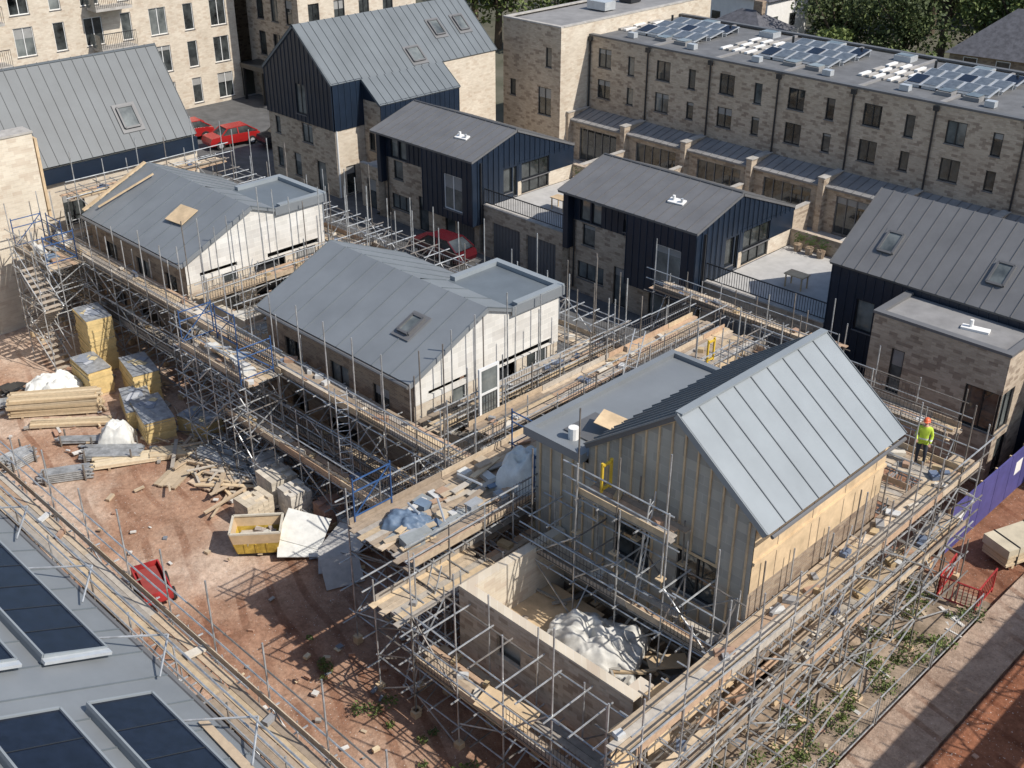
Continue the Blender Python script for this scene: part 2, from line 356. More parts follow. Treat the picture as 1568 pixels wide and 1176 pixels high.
podium(-46.35,-39.62);podium(-30.45,-23.65);podium(-57.9,-55.52,rail=False)
def gardenwalls():
    o=O("brick_garden_wall")
    for x in range(-50,-4,5):
        o.box("walls",BR,x-.11,x+.11,55.51,61.1,.1,1.9);o.box("coping",CONC,x-.15,x+.15,55.5,61.1,1.902,1.98)
    o.box("walls",BR,-50,-4,55.2,55.5,.1,1.6);o.box("coping",CONC,-50,-4,55.16,55.49,1.602,1.68)
    for x in range(-48,-6,5):
        o.obox("garden_furniture",PLY,(x,58.5,.8),(1.2,.8,.05));
        for a,b in((-.5,-.3),(.5,-.3),(.5,.3),(-.5,.3)):o.obox("garden_furniture",PLY,(x+a,58.5+b,.45),(.06,.06,.68))
    o.done()
gardenwalls()
# ---------------------------------------------------------------- navy houses B, C
def navy(x0,x1):
    o=O("navy_clad_house");yf,yr,yb=43.5,46.8,51.8;ze,zr,zb=5.95,7.1,5.2;g=44.0
    xm=x0+(x1-x0)*.52
    wall(o,'x',g,x0+.1,x1-.4,0,4.2,-1,BR,[(x0+1.0,x0+1.9,2.9,4.1),(x0+.7,x0+2.6,.9,1.9),(x0+3.3,x0+4.2,.1,2.3),(xm+1.0,xm+1.9,.1,2.2),(xm+2.1,xm+3.6,.1,2.0,'g')],glass=GLP)
    hh=[(x0+.8,x0+1.5,4.25,5.5),(x0+1.62,x0+2.3,4.25,5.5),(xm-.9,xm-.4,4.4,5.1)]
    wall(o,'x',g-.02,x0+.02,xm,4.2,ze+.02,-1,NV,hh,part="cladding",glass=GLP)
    cladribs(o,'x',g-.02,x0+.02,xm,4.2,ze,-1,.4,[(x0+.8,x0+2.3,4.2,5.5),(xm-.9,xm-.4,4.4,5.1)])
    o.box("cladding",NV,x0,x0+.35,yf,g-.021,2.6,ze)
    H=[(xm+1.9,xm+3.5,2.6,4.75)]
    wall(o,'x',yf-.35,xm,x1,2.0,ze,-1,NV,H,part="cladding",frame=WF,glass=GLP);cladribs(o,'x',yf-.35,xm,x1,2.0,ze,-1,.42,H)
    o.poly("cladding",NV,[(xm,yf-.35,2.0),(xm,g,2.0),(xm,g,ze),(xm,yf-.35,ze)])
    o.poly("soffit",NV,[(xm,yf-.35,2.0),(x1,yf-.35,2.0),(x1,g,2.0),(xm,g,2.0)])
    zt=lambda a:(ze+(zr-ze)*(a-yf)/(yr-yf) if a<yr else zr+(zb-zr)*(a-yr)/(yb-yr))-.1
    wall(o,'y',x1,yf-.35,46.9,2.0,5.1,1,NV,[(yf+2.2,yf+2.9,3.4,4.9),(45.9+.6,46.8,3.1,4.9)],part="cladding")
    wall(o,'y',x1,46.9,yb,3.0,3.9,1,BRL,[(47.2,49.6,3.02,3.9)],part="rear_walls");wall(o,'y',x1+.02,46.9,yb,3.9,5.1,1,NV,[(47.2,49.6,3.9,4.95)],part="cladding_rear")
    o.poly("cladding",NV,[(x1+.001,yf-.35,5.1),(x1+.001,yb,5.1),(x1+.001,yb,zb-.05),(x1+.001,yr,zr-.05),(x1+.001,yf-.35,ze-.05)])
    cladribs(o,'y',x1+.02,yf-.35,yb,2.0,5.1,1,.42,[(45.7,46.85,2.1,5.0),(46.9,yb,1.9,4.95)],zt)
    wall(o,'y',x1-.4,g,yb,0,2.1,1,BR);wall(o,'y',x0,yf,yb,0,5.2,-1,BR)
    o.poly("cladding",NV,[(x0,yf,5.2),(x0,yb,5.2),(x0,yr,zr-.05),(x0,yf,ze-.05)])
    wall(o,'x',yb,x0,x1,0,5.1,1,BRL,[(x0+1,x0+3,3,4.8),(x0+5,x0+7,3,4.8)])
    seamroof(o,(x0-.05,yf-.42,ze),(x1+.06,yf-.42,ze),(x1+.06,yr,zr),(x0-.05,yr,zr),.62,ZG,ZGS)
    seamroof(o,(x0-.05,yb+.05,zb),(x1+.06,yb+.05,zb),(x1+.06,yr,zr),(x0-.05,yr,zr),.62,ZG,ZGS)
    o.tube("ridge",ZGS,(x0,yr,zr+.02),(x1,yr,zr+.02),.06)
    o.tube("downpipe",FR,(x0+.5,g-.12,.3),(x0+.5,g-.12,4.2),.05,6);o.tube("downpipe",FR,(x1+.08,yf+.3,2.1),(x1+.08,yf+.3,ze-.2),.05,6)
    c=(x0+(x1-x0)*.72,yf+1.3,ze+.55)
    o.obox("roof_terminals",WHITE,(c[0],c[1],c[2]+.02),(.9,.4,.1),.1,(.33,0));
    o.tube("roof_terminals",WHITE,(c[0]-.2,c[1],c[2]),(c[0]-.2,c[1],c[2]+.3),.08,8);o.tube("roof_terminals",ALU,(c[0]+.3,c[1],c[2]),(c[0]+.3,c[1],c[2]+.25),.07,8)
    o.done()
navy(-55.5,-46.4);navy(-39.6,-30.5)
def tallA():
    o=O("navy_gabled_house");x0,x1,xr=-67.5,-60.0,-63.6;y0,y1=43.7,58.3;ze,zr=7.9,11.1
    hs=[(x0+.6,x0+1.3,1.0,2.4),(x0+2.6,x0+3.4,.8,2.4),(x0+5.2,x0+6.2,.3,2.4),(x0+.7,x0+1.3,3.4,4.6),(x0+3.8,x0+5.0,3.4,4.7)]
    wall(o,'x',y0,x0,x1,0,4.8,-1,BR,hs,glass=GLP)
    h2=[(x0+3.5,x0+4.6,5.3,7.3)]
    wall(o,'x',y0-.06,x0-.05,x1+.05,4.8,ze,-1,NV,h2,part="cladding",glass=GLP)
    cladribs(o,'x',y0-.06,x0,x1,4.8,ze,-1,.42,h2,lambda a:ze+(zr-ze)*((a-x0)/(xr-x0) if a<xr else (x1-a)/(x1-xr))-.1)
    o.poly("cladding",NV,[(x0-.05,y0-.06,ze),(x1+.05,y0-.06,ze),(xr,y0-.06,zr)])
    o.poly("walls",BR,[(x0,y1,0),(x1,y1,0),(x1,y1,ze),(xr,y1,zr),(x0,y1,ze)])
    wall(o,'y',x0,y0,y1,0,ze,-1,BRL)
    wall(o,'y',x1,y0,46.1,0,4.8,1,BRL,[(y0+.7,y0+1.5,.4,2.3)]);wall(o,'y',x1+.05,y0,46.1,4.8,ze,1,NV,part="cladding");cladribs(o,'y',x1+.05,y0,46.1,4.8,ze,1,.42)
    wall(o,'y',x1,53,y1,0,ze,1,BRL)
    xc=-58.2;zc=6.5
    wall(o,'y',xc,46.1,53,0,4.6,1,BRL,[(46.6,47.4,.4,2.3),(49,50,.3,2.3)]);wall(o,'y',xc+.05,46.1,53,4.6,zc,1,NV,part="cladding");cladribs(o,'y',xc+.05,46.1,53,4.6,zc,1,.42)
    for yy,s in((46.1,-1),(53,1)):
        mt=NV if s<0 else BRL
        wall(o,'x',yy,x1,xc,0,zc,s,BR if s<0 else BRL,[(x1+.5,x1+1.1,3.2,4.4)] if s<0 else [])
        o.poly("cladding",mt,[(x1,yy,zc),(xc,yy,zc),(x1,yy,ze)])
    seamroof(o,(x1+.1,y0-.15,ze-.08),(x1+.1,y1+.1,ze-.08),(xr,y1+.1,zr),(xr,y0-.15,zr),.62,ZA,ZAS)
    seamroof(o,(x0-.1,y0-.15,ze-.08),(x0-.1,y1+.1,ze-.08),(xr,y1+.1,zr),(xr,y0-.15,zr),.62,ZA,ZAS)
    seamroof(o,(xc+.12,46.0,zc-.08),(xc+.12,53.1,zc-.08),(x1+.1,53.1,ze-.07),(x1+.1,46.0,ze-.07),.62,ZA,ZAS,part="catslide_roof")
    up=Vector((xr-x1,0,zr-ze)).normalized()
    def onr(x,y):return (x,y,ze+(zr-ze)*(x1-x)/(x1-xr)+.02)
    rooflight(o,onr(-61.9,54.4),(0,1,0),up);rooflight(o,onr(-61.9,56.7),(0,1,0),up);rooflight(o,onr(-60.6,51.3),(0,1,0),up,1,1.1)
    o.tube("downpipe",WF,(x1+.05,y0+.1,.3),(x1+.05,y0+.1,4.8),.06,6)
    o.done()
tallA()
def D():
    o=O("navy_mews_house");x0,x1=-23.6,-4;yf,yr,yb=44,47.7,52;ze,zr,zb=6.27,8.8,5.6
    hs=[(x0+1.4,x0+2.3,3.4,4.9),(x0+5.5,x0+7,3.4,5.2)]
    wall(o,'x',yf,x0,x1,0,ze,-1,NV,hs,part="cladding");cladribs(o,'x',yf,x0,x1,0,ze,-1,.42,hs)
    wall(o,'y',x0,yf,yb,0,5.5,-1,NV,part="cladding");wall(o,'y',x1,yf,yb,0,5.5,1,BR);wall(o,'x',yb,x0,x1,0,5.5,1,BR)
    for x in(x0,x1):o.poly("cladding",NV,[(x,yf,5.5),(x,yb,5.5),(x,yr,zr-.1),(x,yf,ze)])
    seamroof(o,(x0-.1,yf-.15,ze),(x1+.1,yf-.15,ze),(x1+.1,yr,zr),(x0-.1,yr,zr),.62,ZG,ZGS)
    seamroof(o,(x0-.1,yb+.1,zb),(x1+.1,yb+.1,zb),(x1+.1,yr,zr),(x0-.1,yr,zr),.62,ZG,ZGS)
    up=Vector((0,yr-yf,zr-ze)).normalized()
    for x in(-21.7,-16.7,-11):rooflight(o,(x,45.4,ze+(zr-ze)*1.4/3.7+.02),(1,0,0),up,.7,1.1)
    o.done()
    o=O("brick_flat_roofed_house");x0,x1,y0,y1,H=-19.9,-14.1,41.2,43.98,5.9
    wall(o,'x',y0,x0,x1,0,H,-1,BR,[(x0+1.0,x0+1.6,2.6,4.6),(x1-1.5,x1-.02,2.4,4.2)])
    wall(o,'y',x1,y0,y1+.02,0,H,1,BR,[(y0+.02,y0+1.2,2.4,4.2),(y0+.5,y0+1.5,.1,2.0)])
    o.box("corner_post",FR,x1-.07,x1-.005,y0+.005,y0+.07,2.4,4.2)
    wall(o,'y',x0,y0,y1,0,H,-1,BR)
    o.box("roof",FELTL,x0+.25,x1-.25,y0+.25,y1-.01,H-.25,H-.05)
    for a,b,c,d in((x0-.05,x1+.05,y0-.05,y0+.28),(x0-.05,x0+.28,y0+.281,y1-.01),(x1-.28,x1+.05,y0+.281,y1-.01)):o.box("roof_edge",ZG,a,b,c,d,H-.02,H+.1)
    o.obox("roof_terminals",WHITE,(-16.2,42.6,H+.0),(1.1,.4,.1),.2);o.tube("roof_terminals",WHITE,(-16.4,42.6,H),(-16.4,42.6,H+.35),.08,8)
    o.done()
D()
# ---------------------------------------------------------------- unfinished row houses
def unfin(x0,x1,ply=False):
    o=O("unfinished_row_house");yf,yr,yb=23.3,27.3,31.4;ze,zr=6.0,7.8;zf=7.3
    w=.3
    wall(o,'x',yf+w,x0+.15,x1-.15,0,5.85,-1,BRD,[(x0+1.5,x0+2.7,.3,2.4,'o'),(x0+4,x0+6,.9,2.3,'o'),(x0+1.4,x0+2.6,3.7,5.0),(x0+4.5,x0+5.7,3.7,5.0),(x0+7.2,x0+8.2,3.7,5.0)])
    G=x1-.15
    wall(o,'y',G,yf+w,yb,0,3.0,1,BRD,[(26,28,.2,2.3,'o')])
    wall(o,'y',G,yf+w,yb,3.0,4.9,1,BRL,[(yf+2.2,yf+3.0,3.1,4.9),(27.2,29.0,3.1,4.9,'o'),(29.6,30.8,3.1,4.9)],part="lower_upper_walls",frame=WF)
    wall(o,'y',G+.03,yf+w,yb,4.9,5.85,1,BLK,[(yf+1.0,yf+3.0,5.1,5.3,'o'),(28,31,4.95,5.2,'o')],part="upper_walls")
    o.poly("upper_walls",BLK,[(G+.03,yf+w,5.85),(G+.03,yb,5.85),(G+.03,yb,zf-.12),(G+.03,28.6,zf-.12),(G+.03,yr,zr-.12),(G+.03,yf+w,ze+.02)])
    wall(o,'y',x0+.15,yf+w,yb,0,5.85,-1,BRL);o.poly("upper_walls",BLK,[(x0+.15,yf+w,5.85),(x0+.15,yb,5.85),(x0+.15,yr,zr-.12)])
    wall(o,'x',yb,x0+.15,x1-.15,0,5.85,1,BLK,[(x0+1,x0+2.4,3.1,5),(x0+5,x0+6.4,3.1,5),(x0+3,x0+4,.2,2.3,'o')])
    seamroof(o,(x0,yf,ze),(x1,yf,ze),(x1,yr,zr),(x0,yr,zr),1.0,ZN,ZS)
    xd=x1-3.9
    seamroof(o,(x0,yb+.1,ze),(xd,yb+.1,ze),(xd,yr,zr),(x0,yr,zr),1.0,ZN,ZS,part="rear_roof")
    seamroof(o,(xd,28.7,zf+.0),(x1,28.7,zf+.0),(x1,yr,zr),(xd,yr,zr),1.0,ZN,ZS,part="rear_roof_top")
    o.box("dormer_walls",ZN,xd,x1-.152,28.7,yb+.1,5.86,zf-.13)
    o.box("dormer_roof",ZS,xd,x1,28.7,yb+.2,zf-.12,zf-.02)
    for a,b,c,d in((xd,x1,yb-.1,yb+.2),(xd,xd+.3,28.9,yb-.101),(x1-.3,x1,28.9,yb-.101)):o.box("dormer_upstand",ZL,a,b,c,d,zf-.018,zf+.16)
    o.box("dormer_fascia",ZN,x1+.0,x1+.03,28.6,yb+.2,zf-.3,zf+.1)
    o.tube("gutter",ZG,(x0,yf-.08,ze-.1),(x1,yf-.08,ze-.1),.07,6)
    o.beam("verge",ZN,(x1+.02,yf,ze-.08),(x1+.02,yr,zr-.08),.05,.2)
    up=Vector((0,yr-yf,zr-ze)).normalized()
    if ply:
        o.obox("plywood_sheet",PLY,(x1-3.1,25.4,7.08),(1.3,1.1,.04),.1,(math.atan2(zr-ze,yr-yf),0))
        o.beam("battens",PLY,(x0+1.5,yr-.6,zr-.1),(x0+.7,yf+.6,ze+.45),.12,.06)
        o.beam("battens",PLY,(x0+.0,yr-.2,zr+.08),(x0+.0,yf+.1,ze+.22),.2,.08)
    else: 
        rooflight(o,(x1-2.2,25.35,ze+(zr-ze)*2.05/4+.02),(1,0,0),up,.6,.9)
    o.done()
unfin(-53.8,-44.5,True);unfin(-38.4,-28.6)
BC=[(.50,.39,.27),(.42,.33,.24),(.58,.47,.34),(.38,.34,.29),(.62,.48,.31),(.34,.27,.20),(.50,.45,.38),(.52,.36,.24)]
def link(x0,x1):
    o=O("unfinished_link_block")
    wall(o,'x',24.4,x0,x1,0,3.2,-1,BRD,[(x0+.8,x0+2.8,.2,2.3,'o')]);wall(o,'x',31.3,x0,x1,0,3.2,1,BRD)
    wall(o,'y',x1,24.4,31.3,0,3.0,1,BRD)
    o.box("deck",CONC,x0,x1,24.7,31.0,2.8,2.95)
    o.box("parapet",BRL,x0,x1,24.4,24.69,2.96,3.9);o.box("parapet",BLK,x0,x1,31.01,31.3,2.96,3.9)
    for i in range(26):
        a=R.uniform(x0+.6,x1-.8);b=R.uniform(25.2,30.4);an=R.choice((0,1.57))+R.uniform(-.2,.2);c=R.choice(BC)
        o.obox("stored_boards",TIM,(a,b,2.99+R.random()*.2),(R.uniform(.8,2.4),.22,.05),an,col=c)
    for i in range(6):
        o.obox("stored_materials",ANY,(R.uniform(x0+.5,x1-.8),R.uniform(25.2,30.4),3.15),(R.uniform(.4,.9),R.uniform(.4,.8),.4),R.uniform(0,3),col=R.choice([(.5,.45,.38),(.6,.6,.58),(.2,.2,.2),(.45,.33,.2)]))
    o.done()
link(-44.45,-38.45);link(-28.4,-21.9)
def F3():
    o=O("unfinished_gabled_house");x0,x1,xr=-19.2,-13.2,-15.95;y0,y1=22.5,29.7;ze,zr=8.0,10.3
    hs=[(-18.1,-16.7,4.5,6.0),(-15.7,-14.3,4.4,5.95)]
    wall(o,'x',y0,x0-2.2,x1,0,2.5,-1,BRD)
    wall(o,'x',y0,x0-2.2,x1,2.5,4.0,-1,GBLK,part="upper_walls")
    wall(o,'x',y0,x0-2.2,x1,4.0,7.2,-1,GBLK,hs,part="upper_walls")
    o.poly("upper_walls",GBLK,[(x0,y0,7.2),(x1,y0,7.2),(x1,y0,ze-.1),(xr,y0,zr-.12),(x0,y0,ze-.1)])
    k=x0-2.0
    while k<x1:
        zt=7.2 if k<x0 else (ze+(zr-ze)*((k-x0)/(xr-x0) if k<xr else (x1-k)/(x1-xr))-.2)
        segs=[(2.9,zt)]
        for h in hs:
            if h[0]-.05<k<h[1]+.05: segs=[(2.9,h[2]-.1),(h[3]+.05,zt)]
        for a,b in segs:o.box("timber_battens",PLY,k-.028,k+.028,y0-.05,y0-.003,a,b)
        k+=.46
    for h in hs:
        for a,b,c,d in((h[0]-.12,h[1]+.12,h[3]+.001,h[3]+.1),(h[0]-.12,h[1]+.12,h[2]-.1,h[2]-.056)):o.box("window_packers",PLY,a,b,y0-.06,y0-.052,c,d)
    for (a,b) in(((x0-.1,y0-.03,ze-.15),(xr,y0-.03,zr-.12)),((xr,y0-.03,zr-.12),(x1+.3,y0-.03,ze-.25))):o.beam("barge_boards",PLY,a,b,.08,.16,(0,0,1))
    wall(o,'y',x1,y0,y1,0,5.6,1,BRD,[(y0+1,y0+2,.5,2.3,'o')]);wall(o,'y',x1+.02,y0,y1,5.6,ze-.02,1,PLY,part="plywood_sheathing")
    for i in range(4):o.box("sheathing_joints",BRD,x1+.021,x1+.03,y0+1.2+i*1.8,y0+1.22+i*1.8,5.6,ze-.1)
    o.box("timber_rail",PLY,x1+.02,x1+.09,y0,y1,6.6,6.7)
    wall(o,'y',x0-2.2,y0,y1,0,7.2,-1,GBLK)
    o.poly("upper_walls",GBLK,[(x0-2.2,y1,0),(x1,y1,0),(x1,y1,ze-.1),(xr,y1,zr-.12),(x0,y1,ze-.1),(x0,y1,7.2),(x0-2.2,y1,7.2)])
    xe=-12.75
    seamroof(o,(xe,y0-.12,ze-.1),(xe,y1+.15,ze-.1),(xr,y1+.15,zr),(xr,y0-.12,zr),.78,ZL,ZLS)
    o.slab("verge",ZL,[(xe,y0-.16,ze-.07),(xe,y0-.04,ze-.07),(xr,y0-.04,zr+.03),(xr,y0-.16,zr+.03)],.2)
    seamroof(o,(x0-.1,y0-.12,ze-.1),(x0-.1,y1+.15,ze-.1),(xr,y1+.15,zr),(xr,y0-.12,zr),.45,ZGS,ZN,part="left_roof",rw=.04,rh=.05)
    o.beam("ridge",ZL,(xr,y0-.1,zr+.03),(xr,y1+.1,zr+.03),.25,.06)
    o.tube("gutter",ZG,(xe+.06,y0,ze-.2),(xe+.06,y1,ze-.2),.06,6)
    o.box("flat_roof",ZN,x0-2.4,x0,y0-.1,y1,7.4,7.5)
    for a,b,c,d in((x0-2.45,x0,y0-.35,y0-.101),(x0-2.45,x0-2.2,y0-.1,y1),(x0-2.199,x0,y1-.2,y1+.02)):o.box("flat_roof_upstand",ZN,a,b,c,d,7.36,7.66)
    o.obox("roof_well",ZGS,(-20.1,23.8,7.53),(1.3,1.5,.05));o.tube("sealant_bucket",WHITE,(-20.2,22.9,7.5),(-20.2,22.9,7.9),.17,12)
    o.obox("plywood_offcut",PLY,(-19.6,24.0,7.9),(.9,.8,.03),.3,(.1,.2))
    o.done()
F3()
def boxwalls():
    o=O("brick_terrace_enclosure");x0,x1,y0,y1,H,t=-20.35,-13.6,18.1,22.45,4.3,.33
    wall(o,'x',y0,x0,x1,0,H,-1,BRE,[(x0+1.6,x0+2.6,2.7,3.5,'o')])
    o.poly("inner_walls",BRL,[(x0+t,y0+t,1.6),(x1,y0+t,1.6),(x1,y0+t,H),(x0+t,y0+t,H)])
    wall(o,'y',x0,y0,y1,0,H,-1,BRD);o.poly("inner_walls",BRW,[(x0+t,y0+t,1.6),(x0+t,y1,1.6),(x0+t,y1,H),(x0+t,y0+t,H)])
    o.box("wall_top",BRW,x0,x1,y0,y0+t,H-.001,H+.06);o.box("wall_top",BRW,x0,x0+t,y0+t+.001,y1,H-.001,H+.06)
    o.box("pier",BRL,x1-.45,x1+.01,y0+t+.001,y0+.85,2.3,H+.05);o.box("low_wall",BRD,x1-.3,x1,y0+.86,y1,0,2.9)
    o.box("floor",CONC,x0+t,x1-.3,y0+t,y1,1.5,1.6)
    for i in range(10):
        x=x0+.9+i*.62
        o.beam("floor_joists",TIM,(x,y0+t,2.35),(x,y1,2.35),.09,.22,col=R.choice([(.45,.33,.2),(.38,.28,.18),(.2,.19,.18)]))
    for i in range(7):
        y=y0+.6+i*.6;o.beam("floor_joists",TIM,(x0+t,y,2.5),(x1-.3,y,2.5),.07,.06,col=(.3,.27,.22))
    o.box("plywood_floor",PLY,x0+t,x0+2.6,y0+t,y1-.6,2.54,2.57);o.obox("plywood_floor",PLY,(-15.2,19.2,2.6),(2.2,1.0,.03),.3)
    o.obox("plywood_floor",PLY,(-15.0,21.5,2.62),(1.2,.6,.03),.9);
    for i in range(34):
        o.obox("offcuts",TIM,(R.uniform(-19.6,-14),R.uniform(18.7,22.2),2.62+R.random()*.15),(R.uniform(.3,1.6),R.uniform(.06,.2),.06),R.uniform(0,3),(R.uniform(-.1,.1),R.uniform(-.1,.1)),col=R.choice([(.5,.38,.24),(.36,.34,.3),(.6,.56,.48),(.1,.1,.1),(.3,.25,.2)]))
    o.done()
boxwalls()
def tarp(name,c,rx,ry,h,mat,seed=0,ang=0,n=40,rough=.35,freq=2.2):
    o=O(name);vs=[];rt=Matrix.Rotation(ang,3,'Z')
    for j in range(n+1):
        for i in range(n+1):
            a=i/n*2-1;b=j/n*2-1;d=max(abs(a),abs(b));e=(abs(a)**3+abs(b)**3)**(1/3)
            k=1-max(0,e-.55)/.75
            nn=noise.fractal(Vector((a*freq+seed,b*freq,seed)),1,2,2)
            cr=1-2*abs(noise.noise(Vector((a*freq*1.4+seed*3,b*freq*1.4+nn*.7,1))))
            cr2=1-2*abs(noise.noise(Vector((a*freq*3.3+seed*3,b*freq*3.3+nn,4))))
            z=h*(max(0,k)**.8)*(.75+rough*.8*nn+rough*.30*cr+rough*.07*cr2) if d<1 else -.05
            wx=.1*noise.noise(Vector((a*2,b*2,seed+5)));wy=.1*noise.noise(Vector((a*2,b*2,seed+9)))
            v=rt@Vector(((a+wx)*rx,(b+wy)*ry,max(-.05,z)));vs.append((c[0]+v.x,c[1]+v.y,c[2]+v.z))
    o.add("sheet",mat,vs,[(j*(n+1)+i,j*(n+1)+i+1,(j+1)*(n+1)+i+1,(j+1)*(n+1)+i) for j in range(n) for i in range(n)]);return o.done(smooth=("sheet",))
tarp("crumpled_white_tarpaulin",(-17.0,20.5,2.5),1.5,1.1,.75,M("dusty_sheet",(.52,.51,.47),.7,.2,3),3,.4,70,.75,1.9)
def E():
    o=O("steep_zinc_roofed_house");xe,xr=-57.3,-60.6;ze,zr=7.6,12.1;y0,y1=8,32.2
    wall(o,'y',xe-.2,y0,y1,0,ze,1,BRL,[(24,25.2,4.3,6.0),(28,29.2,4.3,6.0)])
    seamroof(o,(xe,y0,ze),(xe,y1,ze),(xr,y1,zr),(xr,y0,zr),.62,ZE,ZES);seamroof(o,(2*xr-xe,y0,ze),(2*xr-xe,y1,ze),(xr,y1,zr),(xr,y0,zr),.62,ZE,ZES)
    o.poly("gable_wall",BRL,[(xe-.2,y1-.1,0),(2*xr-xe+.2,y1-.1,0),(2*xr-xe+.2,y1-.1,ze),(xr,y1-.1,zr-.15),(xe-.2,y1-.1,ze)])
    o.box("navy_eaves_band",NV,xe-.19,xe+.05,22.6,y1,ze-.9,ze-.15)
    up=Vector((xr-xe,0,zr-ze)).normalized();rooflight(o,(-58.3,28.8,ze+(zr-ze)*1/3.3+.03),(0,1,0),up,.9,1.2)
    rooflight(o,(-58.3,17,ze+(zr-ze)*1/3.3+.03),(0,1,0),up,.9,1.2)
    o.done()
    o=O("pale_brick_flank_wall")
    wall(o,'y',-56,6,22.5,0,9.9,1,BRW);wall(o,'x',22.5,-57.1,-56,0,9.9,1,BRW);o.box("coping",CONC,-57.1,-55.95,6,22.55,9.901,10.0);o.box("verge_timber",PLY,-56.9,-56.0,22.56,22.7,5.5,9.6);o.done()
E()
def apts():
    o=O("brick_apartment_block");holes=[]
    for f in range(5):
        z=.5+f*3.0
        yy=18.6;k=0
        while yy<53:
            w=1.5 if k%2==0 else .9
            if yy+w<53.8:holes.append((yy,yy+w,z+.1,z+2.2))
            yy+=w+1.55;k+=1
    wall(o,'y',-87,18,54,0,16,1,BRL,holes,frame=WF)
    wall(o,'x',18,-100,-87,0,16,-1,BR);wall(o,'x',54,-100,-87,0,16,1,BR);wall(o,'y',-100,18,54,0,16,-1,BR);o.box("roof",FELT,-100,-87,18,54,15.7,15.9)
    for f in range(1,5):
        for yy in(24.5,31,41):
            z=.5+f*3.0;o.box("balcony_slab",CONC,-86.99,-85.4,yy,yy+3,z-.2,z)
            for i in range(21):o.box("balcony_rail",FR,-85.45,-85.42,yy+.15*i-.01,yy+.15*i+.01,z,z+1.1)
            o.box("balcony_rail",FR,-85.46,-85.4,yy,yy+3,z+1.1,z+1.15)
            o.box("balcony_infill",GLP,-86.9,-85.5,yy,yy+.02,z,z+1.05)
    o.done()
    o=O("brick_corner_apartments")
    hs=[(-86+k*2.1,-85+k*2.1,.9+f*3,2.9+f*3) for f in range(5) for k in range(3)]
    wall(o,'x',55.5,-87.5,-80,0,16,-1,BR,hs[3:])
    hs=[(56.5+k*2.6,57.6+k*2.6,.7+f*3,2.6+f*3) for f in range(5) for k in range(4)]
    wall(o,'y',-80,55.5,68,0,16,1,BRL,hs);wall(o,'y',-100,55.5,68,0,16,-1,BR);wall(o,'x',68,-100,-80,0,16,1,BR);o.box("roof",FELT,-100,-80,55.5,68,15.7,15.9)
    o.box("entrance_canopy",FR,-86.5,-80.5,53.6,55.49,3.0,3.4)
    for x in(-86.3,-83.5,-80.7):o.box("canopy_posts",FR,x-.08,x+.08,53.7,53.9,0,3.0)
    o.done()
apts()
def solar():
    o=O("solar_roofed_building");k=.45;ye=9.2
    def Z(y):return 6+k*(ye-y)
    x0,x1=-48,-8;yr=1.0
    seamroof(o,(x0,ye,6),(x1,ye,6),(x1,yr,Z(yr)),(x0,yr,Z(yr)),1.2,ZN,ZS)
    wall(o,'x',ye-.3,x0,x1,0,5.9,1,BRD,[(x0+2+i*4,x0+3.2+i*4,3.2,4.8) for i in range(9)]);wall(o,'y',x1,yr,ye-.3,0,5.9,1,BRD)
    o.tube("gutter",ZG,(x0,ye+.05,5.95),(x1,ye+.05,5.95),.09,6)
    n=Vector((0,k,1)).normalized()
    for gx0,gx1 in((-29.7,-22.6),(-20.4,-13.2),(-38,-32)):
        for ya,yb in((8.25,6.75),(6.15,4.5),(3.9,2.3)):
            A=Vector((gx0,ya,Z(ya)))+n*.22;B=Vector((gx1,ya,Z(ya)))+n*.22;C=Vector((gx1,yb,Z(yb)))+n*.22;D_=Vector((gx0,yb,Z(yb)))+n*.22
            o.slab("solar_panels",PV,[A,B,C,D_],.06)
            o.slab("panel_upstand",ZL,[p-n*.07 for p in(A,B,C,D_)],.16)
            for p,q in((A,B),(B,C),(C,D_),(D_,A)):o.beam("panel_frames",ZL,p,q,.06,.10,n)
            o.beam("end_flashing",ALU,B+Vector((.12,.05,0))-n*.05,C+Vector((.12,-.05,0))-n*.05,.2,.08,n)
            m=int((gx1-gx0)/1.05)
            for i in range(1,m):
                s=i/m;o.beam("panel_joints",FR,A.lerp(B,s)+n*.008,D_.lerp(C,s)+n*.008,.025,.012,n)
    for i in range(10):
        x=R.uniform(-44,-12);y=R.uniform(8.5,8.9);o.beam("loose_planks",TIM,(x,y,Z(y)+.1),(x+2.5,y-.1,Z(y)+.15),.2,.04,col=R.choice(BC))
    o.done()
solar()
